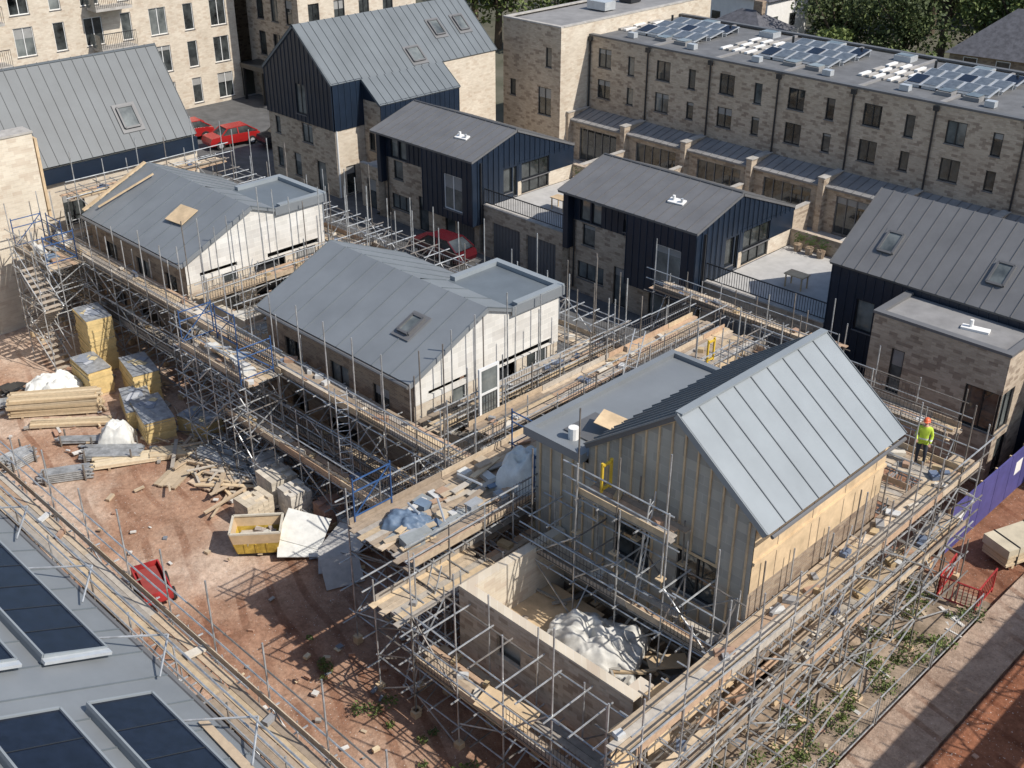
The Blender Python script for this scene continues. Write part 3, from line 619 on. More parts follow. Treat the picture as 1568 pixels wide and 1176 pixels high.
# ---------------------------------------------------------------- scaffolding
def scaffold(x0,x1,y0,y1,lifts,decks,top,outer=-1,bay=1.7,guard=True,inner_rail=False,name="scaffolding",o=None,z0=0,diag=True,boards=True,inner_top=None,clut=.9):
    own=o is None
    if own:o=O(name)
    along='x' if (x1-x0)>(y1-y0) else 'y'
    a0,a1=(x0,x1) if along=='x' else (y0,y1);b0,b1=(y0,y1) if along=='x' else (x0,x1)
    bo,bi=(b0,b1) if outer<0 else (b1,b0)
    P=lambda a,b,z:(a,b,z) if along=='x' else (b,a,z)
    n=max(1,round((a1-a0)/bay));xs=[a0+(a1-a0)*i/n+R.uniform(-.1,.1) for i in range(n+1)]
    tm=lambda:TUBE if R.random()<.78 else DTUBE
    for a in xs:
        for b in(b0,b1):
            tt=top+R.uniform(-.5,1.0) if b==bo else (inner_top or max(lifts))+R.uniform(.1,1.2)
            t=R.uniform(-.05,.05);o.tube("standards",tm(),P(a,b,z0-.02),P(a+t,b+R.uniform(-.03,.03),tt))
            o.box("base_plates",PLY,*( (a-.12,a+.12,b-.12,b+.12) if along=='x' else (b-.12,b+.12,a-.12,a+.12)),z0,z0+.3 if z0==0 else z0+.04)
    for z in lifts:
        for b in(b0,b1):
            a=a0-.4
            while a<a1:
                e=min(a1+R.uniform(.2,.6),a+R.uniform(4.5,6.3));dz=R.uniform(-.04,.04)
                o.tube("ledgers",tm(),P(a-.2,b+R.choice((-.05,.05)),z-.08+dz),P(e,b+R.choice((-.05,.05)),z-.08+dz+R.uniform(-.05,.05)));a=e
        for a in xs:
            for da in(.06,bay*.5):
                if a+da<=a1+.1:o.tube("transoms",tm(),P(a+da,b0-R.uniform(.12,.45),z-.03),P(a+da,b1+R.uniform(.1,.3),z-.03))
    for z in decks:
        if boards:
            nb=int(abs(b1-b0)/.24)
            for k in range(nb):
                a=a0-.1+R.uniform(-.3,.2)
                while a<a1:
                    e=min(a1+R.uniform(0,.4),a+3.9)
                    if R.random()>.05:
                        c=R.choice(BC);f=R.uniform(.8,1.15);b=min(b0,b1)+.13+k*.24
                        o.beam("boards",BOARD,P(a,b,z+.02+R.uniform(0,.015)),P(e-.02,b+R.uniform(-.02,.02),z+.02+R.uniform(0,.02)),.22,.038,col=(c[0]*f,c[1]*f,c[2]*f))
                    a=e
            for i in range(int((a1-a0)*clut)):
                a=R.uniform(a0,a1);b=R.uniform(min(b0,b1)+.25,max(b0,b1)-.25);c=R.choice([(.3,.3,.3),(.6,.6,.58),(.5,.38,.22),(.14,.18,.26),(.40,.26,.18),(.66,.6,.5)])
                o.obox("deck_clutter",ANY,P(a,b,z+.12),(R.uniform(.15,.6),R.uniform(.1,.3),R.uniform(.05,.2)),R.uniform(0,3.1),col=c)
        sd=[bo]+([bi] if inner_rail else [])
        for b in sd:
            off=.06 if b==b0 else -.06
            a=a0-.1
            while a<a1:
                e=min(a1+.2,a+3.9);c=R.choice(BC)
                o.beam("toe_boards",BOARD,P(a,b+off,z+.17),P(e-.03,b+off,z+.17),.035,.22,col=c);a=e
            for h in(.55,1.05):
                a=a0-.5
                while a<a1:
                    e=min(a1+R.uniform(.2,.6),a+R.uniform(4.5,6.3));o.tube("guard_rails",tm(),P(a,b-off,z+h),P(e,b-off,z+h+R.uniform(-.04,.04)));a=e
            if guard:
                for i in range(n):
                    if R.random()<.3:continue
                    s=xs[i]+.08;e=xs[i+1]-.08;m=int((e-s)/.13);tl=R.uniform(-.04,.08)
                    for j in range(m+1):
                        a=s+(e-s)*j/m;o.beam("brick_guards",MESHM,P(a,b+off*.4,z+.1),P(a,b+off*.4,z+1.0+tl),.012,.012,(1,.1,0))
                    for zz in(.12,.4,.7,1.0):o.beam("brick_guards",MESHM,P(s,b+off*.4,z+zz),P(e,b+off*.4,z+zz),.014,.014)
    if diag:
        zs=[z0]+list(lifts)
        for i in range(0,n):
            for j in range(len(zs)-1):
                if (i+j)%2==0 or R.random()<.3:
                    p,q=(xs[i],xs[i+1]) if (i//2+j)%2 else (xs[i+1],xs[i]);o.tube("braces",tm(),P(p,bo,zs[j]+.05),P(q,bo,zs[j+1]-.05))
                if R.random()<.25:
                    p,q=(xs[i],xs[i+1]) if R.random()<.5 else (xs[i+1],xs[i]);o.tube("braces",tm(),P(p,bi,zs[j]+.05),P(q,bi,zs[j+1]-.05))
        for i in range(n+1):
            for j in range(len(zs)-1):
                if R.random()<.65:o.tube("braces",tm(),P(xs[i],b0,zs[j]+.1),P(xs[i],b1,zs[j+1]-.1))
    if own:o.done()
    return o
scaffold(-55.4,-24.9,21.9,23.1,[.9,2.2,3.4,4.6],[2.2,4.6],7.1,inner_top=5.2)
scaffold(-37.5,-25.2,20.7,21.8,[1.0,2.2],[2.2],3.4,guard=False)
scaffold(-28.3,-27.0,23.5,33.2,[2.3,3.5,4.6],[2.3,4.6],8.3,outer=1,inner_top=7.3)
scaffold(-44.2,-42.9,23.5,33.2,[2.3,3.5,4.6],[2.3,4.6],8.3,outer=1,inner_top=7.3)
scaffold(-39.7,-38.7,23.5,32,[2.3,4.6],[4.6],7.0,outer=-1)
scaffold(-55.0,-26.5,31.9,33.1,[2.3,3.5,4.6,6.0],[4.6],7.6,outer=1,inner_top=6.8)
scaffold(-55.6,-54.4,23.5,32,[2.3,4.6,6.9],[4.6,6.6],8.6,outer=1,guard=False)
scaffold(-26.6,-25.3,24.4,37.5,[2.3,4.6],[4.6],6.2,outer=-1,inner_rail=False)
scaffold(-24.9,-22.7,24.6,37.5,[2.3,3.5,4.6],[4.6],6.8,outer=1,inner_rail=True)
scaffold(-22.6,-14.0,35.8,37.0,[2.3,4.6],[4.6],6.4,outer=1,inner_rail=True)
scaffold(-22,-13.2,30.3,31.6,[2.3,4.8],[4.8],8.2,outer=1,guard=False)
scaffold(-22,-12.4,32.4,33.9,[2.3,4.8],[4.8],6.4,outer=1)
scaffold(-13.05,-12.0,16.4,34.6,[1.2,2.4,3.6,4.8],[2.4,4.8],7.0,outer=1,guard=False,inner_top=5.4)
scaffold(-11.95,-11.3,17,33,[1.5],[],2.4,outer=1,guard=False,bay=3.2)
scaffold(-20.6,-13.1,16.5,17.8,[1.0,2.1,4.0],[2.1],6.0,guard=True)
scaffold(-22.3,-20.6,16.5,24.0,[1.4,2.5,3.6],[3.6],4.6,outer=-1,guard=False)
scaffold(-20.2,-13.4,21.1,22.2,[4.0,5.6],[4.0],7.4,z0=2.4,guard=True)
scaffold(-18.6,-15.4,21.3,22.3,[6.9],[6.9],8.9,z0=5.6,guard=False,diag=False)
scaffold(-29.5,-20.5,38.8,40.0,[2.3,4.6],[4.6],6.2,outer=-1,guard=True)
def bay(x0,x1,y0,y1,z):
    o=O("scaffold_loading_bay")
    scaffold(x0,x1,y0,y1,[1.2,2.5,z-1.1,z],[z],z+1.6,o=o,bay=1.3,inner_rail=True)
    for (a,b) in(((x0+.1,y0+.1),(x0+.1,y0+1.6)),((x1-.1,y1-.2),(x1-.1,y1-1.7)),((x0+.5,y1-.1),(x0+2.0,y1-.1))):
        for h in(.3,1.2,1.6):o.tube("blue_gate",BLUE,(a[0],a[1],z+h),(b[0],b[1],z+h),.027)
        for s in(0,1):o.tube("blue_gate",BLUE,(a[0]+(b[0]-a[0])*s,a[1]+(b[1]-a[1])*s,z+.1),(a[0]+(b[0]-a[0])*s,a[1]+(b[1]-a[1])*s,z+1.7),.03)
        o.tube("blue_gate",BLUE,(a[0],a[1],z+.3),(b[0],b[1],z+1.6),.025)
    cs=[(.5,.40,.28),(.62,.6,.56),(.34,.36,.38),(.45,.35,.25),(.66,.65,.6),(.16,.22,.3),(.42,.28,.19),(.28,.3,.3),(.58,.48,.34)]
    al=0 if x1-x0>y1-y0 else math.pi/2
    for i in range(int((x1-x0)*(y1-y0)*1.6)):
        l=R.uniform(.6,2.0);c=(R.uniform(x0+.8,x1-.8),R.uniform(y0+.6,y1-.6));o.obox("stored_planks",ANY,(c[0],c[1],z+.06+R.random()*.25),(l,.2,.05),al+R.uniform(-.25,.25),(0,R.uniform(-.04,.04)),col=R.choice(BC+cs))
    for i in range(int((x1-x0)*(y1-y0)*1.0)):
        c=(R.uniform(x0+.5,x1-.5),R.uniform(y0+.5,y1-.5))
        s=(R.uniform(.25,.7),R.uniform(.2,.5),R.uniform(.06,.35));o.obox("stored_materials",ANY,(c[0],c[1],z+.05+s[2]/2),s,al+R.choice((0,1.57))+R.uniform(-.2,.2),col=R.choice(cs))
    for i in range(4):
        a=Vector((R.uniform(x0+.5,x1-1),R.uniform(y0+.4,y1-.6),z+.4));o.tube("pipes",ALU,a,a+Vector((R.uniform(.3,1.2),R.uniform(-.8,.8),.05)),.04,6)
    o.done()
bay(-24.6,-21.4,17.4,24.2,4.8);bay(-39.6,-34.8,20.2,21.8,4.7);bay(-54.8,-51.2,20.0,21.8,4.7)
tarp("draped_white_sheet",(-22.2,22.9,4.85),.9,.7,1.5,TARP,17,.5,40,.25)
tarp("blue_grey_sheet",(-23.3,18.6,4.9),.7,.5,.35,M("blue_sheet",(.12,.17,.24),.5,.2),19,.5,30,.4)
def eavescaf():
    o=O("eaves_scaffolding")
    scaffold(-48,-10,9.75,10.9,[2,3.6,5.1],[5.1],6.9,outer=1,o=o,bay=2.4,guard=False,clut=.15)
    for x in range(-46,-10,4):o.tube("raking_tubes",TUBE,(x,9.7,6.6),(x-1.2,8.3,6.6),.03);o.tube("raking_tubes",TUBE,(x,9.7,6.6),(x+.9,8.9,6.3),.03)
    for h in(.4,.9,1.4):o.tube("inner_rails",TUBE,(-48,9.55,5.3+h),(-10,9.55,5.3+h),.03)
    o.done()
eavescaf()
scaffold(-2.4,-1.2,20,46,[2,4,6,8],[4,6,8],9.4,outer=1)
def ladder(p,q):
    o=O("access_ladder");p,q=Vector(p),Vector(q);d=(q-p);sd=d.cross(Vector((0,0,1))).normalized()*.22
    for s in(-1,1):o.tube("stiles",ALU,p+sd*s,q+sd*s,.025)
    n=int(d.length/.28)
    for i in range(1,n):c=p+d*(i/n);o.tube("rungs",ALU,c-sd,c+sd,.015)
    o.done()
ladder((-30,21.3,0),(-30.8,21.8,5.6));ladder((-21.6,16.9,0),(-21.4,18.2,4.6));ladder((-12.5,26,2.5),(-12.5,27.2,5.8));ladder((-43.5,25.5,2.4),(-43.5,26.6,5.6));ladder((-16.4,21.6,4.1),(-16.1,21.7,7.9));ladder((-24,30,4.7),(-24.3,31.2,7.0))
def stair():
    o=O("scaffold_stair_tower");x0,y0=-52.2,18.9
    for a in(0,2.4):
        for b in(0,1.1):o.tube("standards",TUBE,(x0+a,y0+b,0),(x0+a,y0+b,6.4),.027)
    for l in range(3):
        z=.2+l*1.6;s=1 if l%2 else -1
        for i in range(8):
            t=(i+.5)/8 if s>0 else 1-(i+.5)/8;o.obox("treads",BOARD,(x0+.2+2.0*t,y0+.55,z+i*.2),(.24,.9,.04),col=(.45,.38,.3))
        for b in(.1,1.0):
            o.tube("stringers",TUBE,(x0+.1+(0 if s>0 else 2.2),y0+b,z),(x0+.1+(2.2 if s>0 else 0),y0+b,z+1.6),.03);o.tube("handrails",TUBE,(x0+.1+(0 if s>0 else 2.2),y0+b,z+.9),(x0+.1+(2.2 if s>0 else 0),y0+b,z+2.5),.025)
        for b in(0,1.1):o.tube("ledgers",TUBE,(x0-.2,y0+b,z+1.6),(x0+2.6,y0+b,z+1.6))
    o.done()
stair()
def doorframe():
    o=O("white_framed_door");x,y,z=-26.6,25.4,4.66
    for a,b,c,d in((-.5,-.4,0,2.1),(.4,.5,0,2.1),(-.4,.4,0,.12),(-.4,.4,2.0,2.1),(-.4,.4,1.0,1.08)):o.box("frame",WF,x-.04,x+.04,y+a,y+b,z+c,z+d)
    o.box("glass",GLP,x-.01,x+.01,y-.4,y+.4,z+.12,z+2.0);o.done()
doorframe()
# ---------------------------------------------------------------- yard objects
def timber(c,L,W,H,ang,cols,name="timber_stack",th=.075,bw=.2,z0=.1,mess=.02):
    o=O(name);z=z0+th/2;ca,sa=math.cos(ang),math.sin(ang)
    for s in(-.35,.35):o.obox("bearers",TIM,(c[0]+ca*L*s,c[1]+sa*L*s,z0-.02),(.1,W,.14),ang,col=(.4,.3,.2))
    z+=.05;li=0
    while z<z0+H:
        nb=max(1,int(W/bw))
        for k in range(nb):
            off=-W/2+bw*(k+.5);sh=R.uniform(-.12,.12)*L*.2;cc=R.choice(cols);f=R.uniform(.85,1.1)
            o.obox("boards",TIM,(c[0]-sa*off+ca*sh,c[1]+ca*off+sa*sh,z),(L*R.uniform(.94,1),bw*.94,th*.9),ang+R.uniform(-mess,mess),col=[q*f for q in cc])
        z+=th;li+=1
        if li%4==0:z+=.04
    o.done()
TC=[(.60,.47,.30),(.64,.52,.35),(.53,.41,.26),(.58,.48,.34)]
timber((-46.5,17.3),4.0,1.1,.9,math.radians(54),TC)
timber((-44.9,17.2),3.6,.7,.22,math.radians(50),TC)
timber((-39.9,18.2),4.6,.9,.22,math.radians(62),[(.72,.6,.42),(.68,.56,.38)],mess=.03)
timber((-39.5,18.9),1.5,.9,.25,math.radians(55),TC);timber((-37.9,18.4),2.2,1.0,.12,math.radians(120),[(.5,.4,.28)],"plywood_offcuts")
timber((-36.6,19.3),1.9,1.3,.15,math.radians(100),[(.56,.44,.32)],"plywood_offcuts")
def insul(c,w,d,h,ang,name="insulation_board_stack"):
    o=O(name);z=.12;t=.12
    o.obox("pallet",PLY,(c[0],c[1],.1),(w,d,.12),ang)
    k=0
    while z+t<h:
        z+=t;a=ang+R.uniform(-.035,.035);x=c[0]+R.uniform(-.03,.03);y=c[1]+R.uniform(-.03,.03)
        o.obox("insulation_boards",INS,(x,y,z),(w,d,t*.97),a)
        if k%7==6:o.obox("foil_facings",FOIL,(x,y,z+t*.5),(w*1.005,d*1.005,t*.09),a)
        k+=1
    m=Matrix.Rotation(ang,3,'Z')
    o.obox("top_foil",FOIL,(c[0],c[1],z+t*.56),(w*1.01,d*1.01,.03),ang)
    for i in range(5):
        v=m@Vector((R.uniform(-w*.3,w*.3),R.uniform(-d*.25,d*.25),0));o.obox("torn_wrap",ANY,(c[0]+v.x,c[1]+v.y,z+t*.56+.03+i*.004),(R.uniform(.3,.8),R.uniform(.2,.5),.006),R.uniform(0,3),col=R.choice([(.5,.52,.55),(.25,.28,.33),(.6,.5,.3)]))
    o.done()
insul((-49.2,20.9),1.9,1.2,2.9,math.radians(-8));insul((-47.4,19.6),2.1,1.1,1.4,math.radians(-5));insul((-45.2,20.9),2.2,1.2,1.6,math.radians(-12))
insul((-43.4,19.7),2.4,1.2,1.0,math.radians(-20));insul((-41.9,19.6),2.5,1.3,1.2,math.radians(-14));insul((-40.2,20.9),1.8,1.0,.9,math.radians(10))
tarp("white_bulk_bag",(-48.0,17.9,.1),1.3,.95,1.0,TARP,8,math.radians(45),50,.4)
tarp("white_wrapped_pallet",(-42.0,17.9,.1),.7,.6,1.2,TARP,12,math.radians(45),30,.15)
def tubes(c,L,W,H,ang,name="scaffold_tube_stack"):
    o=O(name);ca,sa=math.cos(ang),math.sin(ang);nz=max(1,int(H/.09))
    for k in range(nz):
        for i in range(int(W/.1)):
            off=-W/2+.1*(i+.5);sh=R.uniform(-.15,.15);d=R.uniform(-.04,.04)
            x=c[0]-sa*off+ca*sh;y=c[1]+ca*off+sa*sh;z=.16+k*.09
            o.tube("tubes",TUBE,(x-ca*L/2-sa*d,y-sa*L/2+ca*d,z),(x+ca*L/2+sa*d,y+sa*L/2-ca*d,z),.04,6)
    for s in(-.4,.4):
        for t in(-1,1):
            x=c[0]+ca*L*s-sa*t*(W/2+.05);y=c[1]+sa*L*s+ca*t*(W/2+.05);o.tube("stillage",DTUBE,(x,y,.05),(x,y,H+.35),.04)
        o.tube("stillage",DTUBE,(c[0]+ca*L*s-sa*(W/2+.05),c[1]+sa*L*s+ca*(W/2+.05),.1),(c[0]+ca*L*s+sa*(W/2+.05),c[1]+sa*L*s-ca*(W/2+.05),.1),.04)
    o.done()
tubes((-41.2,17.2),2.4,1.0,.35,math.radians(48));tubes((-40.9,15.0),1.9,.7,.5,math.radians(62));tubes((-43.4,14.1),1.3,.9,.5,math.radians(100));tubes((-43.0,17.0),2.6,.5,.2,math.radians(47));tubes((-48.5,16.1),3,.8,.2,math.radians(60))
tubes((-37.2,20.2),2.6,.9,.5,math.radians(20));tubes((-35.6,20.0),2.2,.9,.3,math.radians(60))
def bricks(c,w,d,h,ang,col,name="brick_pallet"):
    o=O(name);o.obox("pallet",PLY,(c[0],c[1],.12),(w,d,.14),ang);nl=int(h/.1);m=Matrix.Rotation(ang,3,'Z')
    for k in range(nl):
        for i in range(int(w/.24)):
            for j in range(int(d/.24)):
                if k==nl-1 and R.random()<.25:continue
                v=m@Vector((-w/2+.24*(i+.5)+R.uniform(-.01,.01),-d/2+.24*(j+.5),0));f=R.uniform(.8,1.15)
                o.obox("bricks",ANY,(c[0]+v.x,c[1]+v.y,.24+k*.1),(.232,.232,.097),ang+R.uniform(-.02,.02),col=[q*f for q in col])
    o.done()
for c,w,d,h,cl in(((-33.6,20.4),1.2,1.2,1.2,(.64,.58,.48)),((-32.1,20.3),1.1,1.1,1.1,(.68,.63,.55)),((-33.0,18.9),1.0,1.2,.9,(.6,.52,.4)),((-34.9,20.9),1.1,1,.9,(.6,.59,.56)),((-30.8,20.9),1,1,.8,(.42,.24,.17)),((-29.7,21.2),1,1,.5,(.62,.6,.55)),((-31.7,19.0),.9,.9,.6,(.66,.62,.54))):
    bricks(c,w,d,h,math.radians(R.uniform(-12,12)),cl)
def skip(c,ang):
    o=O("yellow_skip");m=Matrix.Rotation(ang,3,'Z')
    def V(x,y,z):
        v=m@Vector((x,y,0));return (c[0]+v.x,c[1]+v.y,z)
    b=[(-.7,-.5),(.7,-.5),(.7,.5),(-.7,.5)];t=[(-.92,-.6),(.92,-.6),(.92,.6),(-.92,.6)];tm=[(-.82,-.56),(.82,-.56),(.82,.56),(-.82,.56)]
    for i in range(4):
        j=(i+1)%4;o.slab("sides",SKY_Y,[V(*b[i],.25),V(*b[j],.25),V(*tm[j],.72),V(*tm[i],.72)],.04);o.slab("upper_sides",PLY,[V(*tm[i],.72),V(*tm[j],.72),V(*t[j],1.15),V(*t[i],1.15)],.04)
        o.beam("rim",ANY,V(*t[i],1.17),V(*t[j],1.17),.08,.07,col=(.6,.55,.45))
    for s in(-1,1):
        for k in(-.4,0,.4):o.beam("ribs",SKY_Y,V(k,s*.53,.27),V(k,s*.6,.7),.07,.05)
    o.poly("floor",SKY_Y,[V(*q,.27) for q in b]);o.poly("rubble_fill",ANY,[V(x*.93,y*.93,.6) for x,y in b],(.45,.4,.34))
    for y in(-.4,.4):o.beam("skids",FR,V(-.7,y,.18),V(.7,y,.18),.12,.14)
    for i in range(25):
        x,y=R.uniform(-.6,.6),R.uniform(-.4,.4);v=V(x,y,.68);o.obox("rubble_fill",ANY,v,(R.uniform(.1,.4),.15,.1),R.uniform(0,3),(R.uniform(-.3,.3),0),col=R.choice([(.5,.45,.38),(.35,.3,.26),(.6,.58,.52)]))
    o.done()
skip((-31.3,17.9),math.radians(50))
def sheets(pts,name,col):
    o=O(name)
    for i,(c,s,a,t) in enumerate(pts):o.obox("sheet",ANY,c,s,a,t,col=col)
    o.done()
sheets([((-30.3,19.3,.75),(1.7,1.3,.04),.5,(.5,.2)),((-30.0,18.9,.4),(1.7,1.2,.04),.9,(.25,.1))],"white_sheet_pile",(.68,.68,.64))
sheets([((-28.6,20.0,.8),(1.8,1.2,.04),.2,(.35,-.2)),((-28.2,19.3,.5),(1.5,1.1,.04),.9,(.5,0)),((-27.5,18.9,.55),(1.4,1.1,.05),1.2,(.8,0))],"grey_sheet_pile",(.46,.45,.43))
def trailer():
    o=O("red_plant_trailer");c=(-31.6,13.7);a=math.radians(-15)
    o.obox("tray_floor",RED,(c[0],c[1],.45),(1.9,.95,.06),a)
    m=Matrix.Rotation(a,3,'Z')
    for x,y,w,d in((0,-.47,1.9,.05),(0,.47,1.9,.05),(-.94,0,.05,.9),(.94,0,.05,.9)):
        v=m@Vector((x,y,0));o.obox("tray_sides",RED,(c[0]+v.x,c[1]+v.y,.65),(w,d,.4),a)
    for x in(-.5,.5):
        for y in(-.52,.52):
            v=m@Vector((x,y,0));w=m@Vector((x,y*1.25,0));o.tube("wheels",RUB,(c[0]+v.x,c[1]+v.y,.3),(c[0]+w.x,c[1]+w.y,.3),.24,14)
    v=m@Vector((1,0,0));w=m@Vector((1.8,0,0));o.tube("drawbar",DTUBE,(c[0]+v.x,c[1]+v.y,.45),(c[0]+w.x,c[1]+w.y,.4),.04)
    o.obox("load",ANY,(c[0],c[1],.6),(1.6,.7,.25),a,col=(.3,.05,.04));o.done()
trailer()
def debris():
    o=O("scattered_debris")
    cs=[(.5,.4,.28),(.6,.58,.54),(.35,.33,.3),(.66,.54,.36),(.2,.22,.25),(.42,.25,.17),(.66,.64,.6)]
    zones=[(-38,-27.5,18.8,21.7,190),(-50,-37.5,15.5,21.6,80),(-50,-20,12,20,60),(-12.9,-10.5,16,34,70),(-27,-21,13,17,20),(-10,-4,20,40,12),(-28,-22,25,37,40)]
    for x0,x1,y0,y1,n in zones:
        for i in range(n):
            small=y0<=13
            s=(R.uniform(.12,.6)*(2 if R.random()<.12 and not small else 1)*(.5 if small else 1),R.uniform(.05,.2),R.uniform(.02,.12));o.obox("pieces",ANY,(R.uniform(x0,x1),R.uniform(y0,y1),.14+s[2]/2),s,R.uniform(0,3.1),(R.uniform(-.12,.12),R.uniform(-.12,.12)),col=R.choice(cs))
    o.done()
debris()
def plyleans():
    o=O("leaning_plywood_sheets")
    for y,w,h,t in((17.6,1.3,1.7,.15),(18.9,1.0,1.9,.2),(20.6,1.2,1.6,.12),(22.0,1.1,1.8,.14),(24.5,1.2,1.3,.12)):
        o.obox("sheet",PLY,(-13.35,y,2.45+h/2),(.03,w,h),0,(R.uniform(-.1,.1),-t))
    o.obox("sheet",PLY,(-17.2,17.0,2.35),(1.8,.8,.03),.2,(.12,.05));o.done()
plyleans()
def yardextras():
    o=O("timber_offcut_pile")
    for i in range(60):
        x=R.gauss(-36.5,1.6);y=R.gauss(19.6,.6);o.obox("offcuts",TIM,(x,y,.2+R.random()*.3),(R.uniform(.5,2.4),R.uniform(.08,.22),R.uniform(.03,.08)),R.uniform(0,3.1),(R.uniform(-.12,.12),R.uniform(-.12,.12)),col=R.choice(BC))
    o.done()
    o=O("loose_scaffold_tube_pile")
    for i in range(90):
        x=R.gauss(-35.5,1.8);y=R.gauss(20.9,.5);a=R.uniform(-.5,.6);l=R.uniform(.8,2.2);o.tube("tubes",TUBE if R.random()<.7 else DTUBE,(x-math.cos(a)*l,y-math.sin(a)*l,.15+R.random()*.5),(x+math.cos(a)*l,y+math.sin(a)*l,.15+R.random()*.6),.027)
    o.done()
    o=O("black_plastic_sheet_pile")
    for c in((-52.5,15.2),(-49.5,16.6)):
        for i in range(5):o.obox("sheet",FR,(c[0]+R.uniform(-.4,.4),c[1]+R.uniform(-.3,.3),.2+i*.06),(R.uniform(.6,1.1),R.uniform(.4,.9),.04),R.uniform(0,3),(R.uniform(-.15,.15),R.uniform(-.15,.15)))
    o.done()
yardextras()
def barrier():
    o=O("red_pedestrian_barrier");
    for (a,b) in(((-11.9,32.9),(-10.6,33.1)),((-10.6,33.1),(-10.7,34.7)),((-11.9,32.9),(-12.1,34.5))):
        for h in(.2,1.05):o.tube("frame",RED,(*a,h+.15),(*b,h+.15),.03)
        for i in range(9):
            s=i/8;x=a[0]+(b[0]-a[0])*s;y=a[1]+(b[1]-a[1])*s;o.tube("bars",RED,(x,y,.35 if 0<i<8 else .15),(x,y,1.2),.018 if 0<i<8 else .03)
    o.done()
barrier()
def hoard():
    o=O("purple_site_hoarding")
    for i in range(11):
        y=35.4+i*1.25;o.box("panels",PURP,-12.95,-12.88,y,y+1.22,.25,2.3);o.box("posts",PLY,-13.03,-12.95,y-.04,y+.04,.1,2.3)
    o.box("logo_panel",WHITE,-12.878,-12.875,35.9,36.5,1.2,1.8);o.box("logo_panel",WHITE,-12.878,-12.875,40.9,41.5,1.2,1.8);o.done()
hoard()
def wrapped(c,w,d,h,ang):
    o=O("wrapped_timber_pallet");cw=M("cream_wrap",(.52,.46,.34),.6,.15,2);ca,sa=math.cos(ang),math.sin(ang)
    for s in(-.35,0,.35):o.obox("bearers",PLY,(c[0]+ca*w*s,c[1]+sa*w*s,c[2]+.06),(.12,d,.12),ang)
    z=c[2]+.12
    while z<c[2]+h:
        o.obox("timber_layers",TIM,(c[0]+R.uniform(-.02,.02),c[1]+R.uniform(-.02,.02),z+.05),(w*R.uniform(.97,1),d*R.uniform(.95,1),.09),ang+R.uniform(-.01,.01),col=R.choice(((.6,.48,.32),(.55,.43,.28),(.64,.54,.38))));z+=.1
    o.obox("wrap",cw,(c[0],c[1],z-.12),(w*1.02,d*1.03,.35),ang)
    for s in(-.3,.3):o.obox("straps",FR,(c[0]+ca*w*s,c[1]+sa*w*s,c[2]+.1+h*.5),(.03,d*1.04,h+.02),ang)
    o.done()
wrapped((-11.0,37.4,.25),2.4,1.2,.8,math.radians(70));wrapped((-9.3,38.4,.25),2.4,1.2,.7,math.radians(76))
def meshfence():
    o=O("temporary_mesh_fence");y=12
    while y<33:
        x=-10.37
        for a in(.05,3.4):o.tube("frames",TUBE,(x,y+a,.2),(x,y+a,1.3),.022)
        for h in(.3,1.25):o.tube("frames",TUBE,(x,y+.05,h),(x,y+3.4,h),.022)
        for i in range(18):o.tube("wires",TUBE,(x,y+.05+i*.19,.3),(x,y+.05+i*.19,1.25),.005,3)
        y+=3.5
    o.done()
meshfence()
def posts():
    o=O("edge_protection_posts")
    for x in range(-40,-14,2):o.tube("posts",TUBE,(x,13.0,0),(x+.05,13.05,1.3),.025)
    o.tube("rail",TUBE,(-40,13.02,1.0),(-15,13.02,1.0),.02);o.done()
posts()
def yellow(c):
    o=O("yellow_lifting_bracket");x,y,z=c
    for a in(0,.4):o.beam("arm",YEL,(x,y+a,z),(x,y+a,z+1.0),.07,.07,(1,0,0))
    for h in(.1,.9):o.beam("arm",YEL,(x,y,z+h),(x,y+.4,z+h),.07,.07)
    o.done()
yellow((-17.9,21.6,7.2));yellow((-23.4,34.5,4.7))
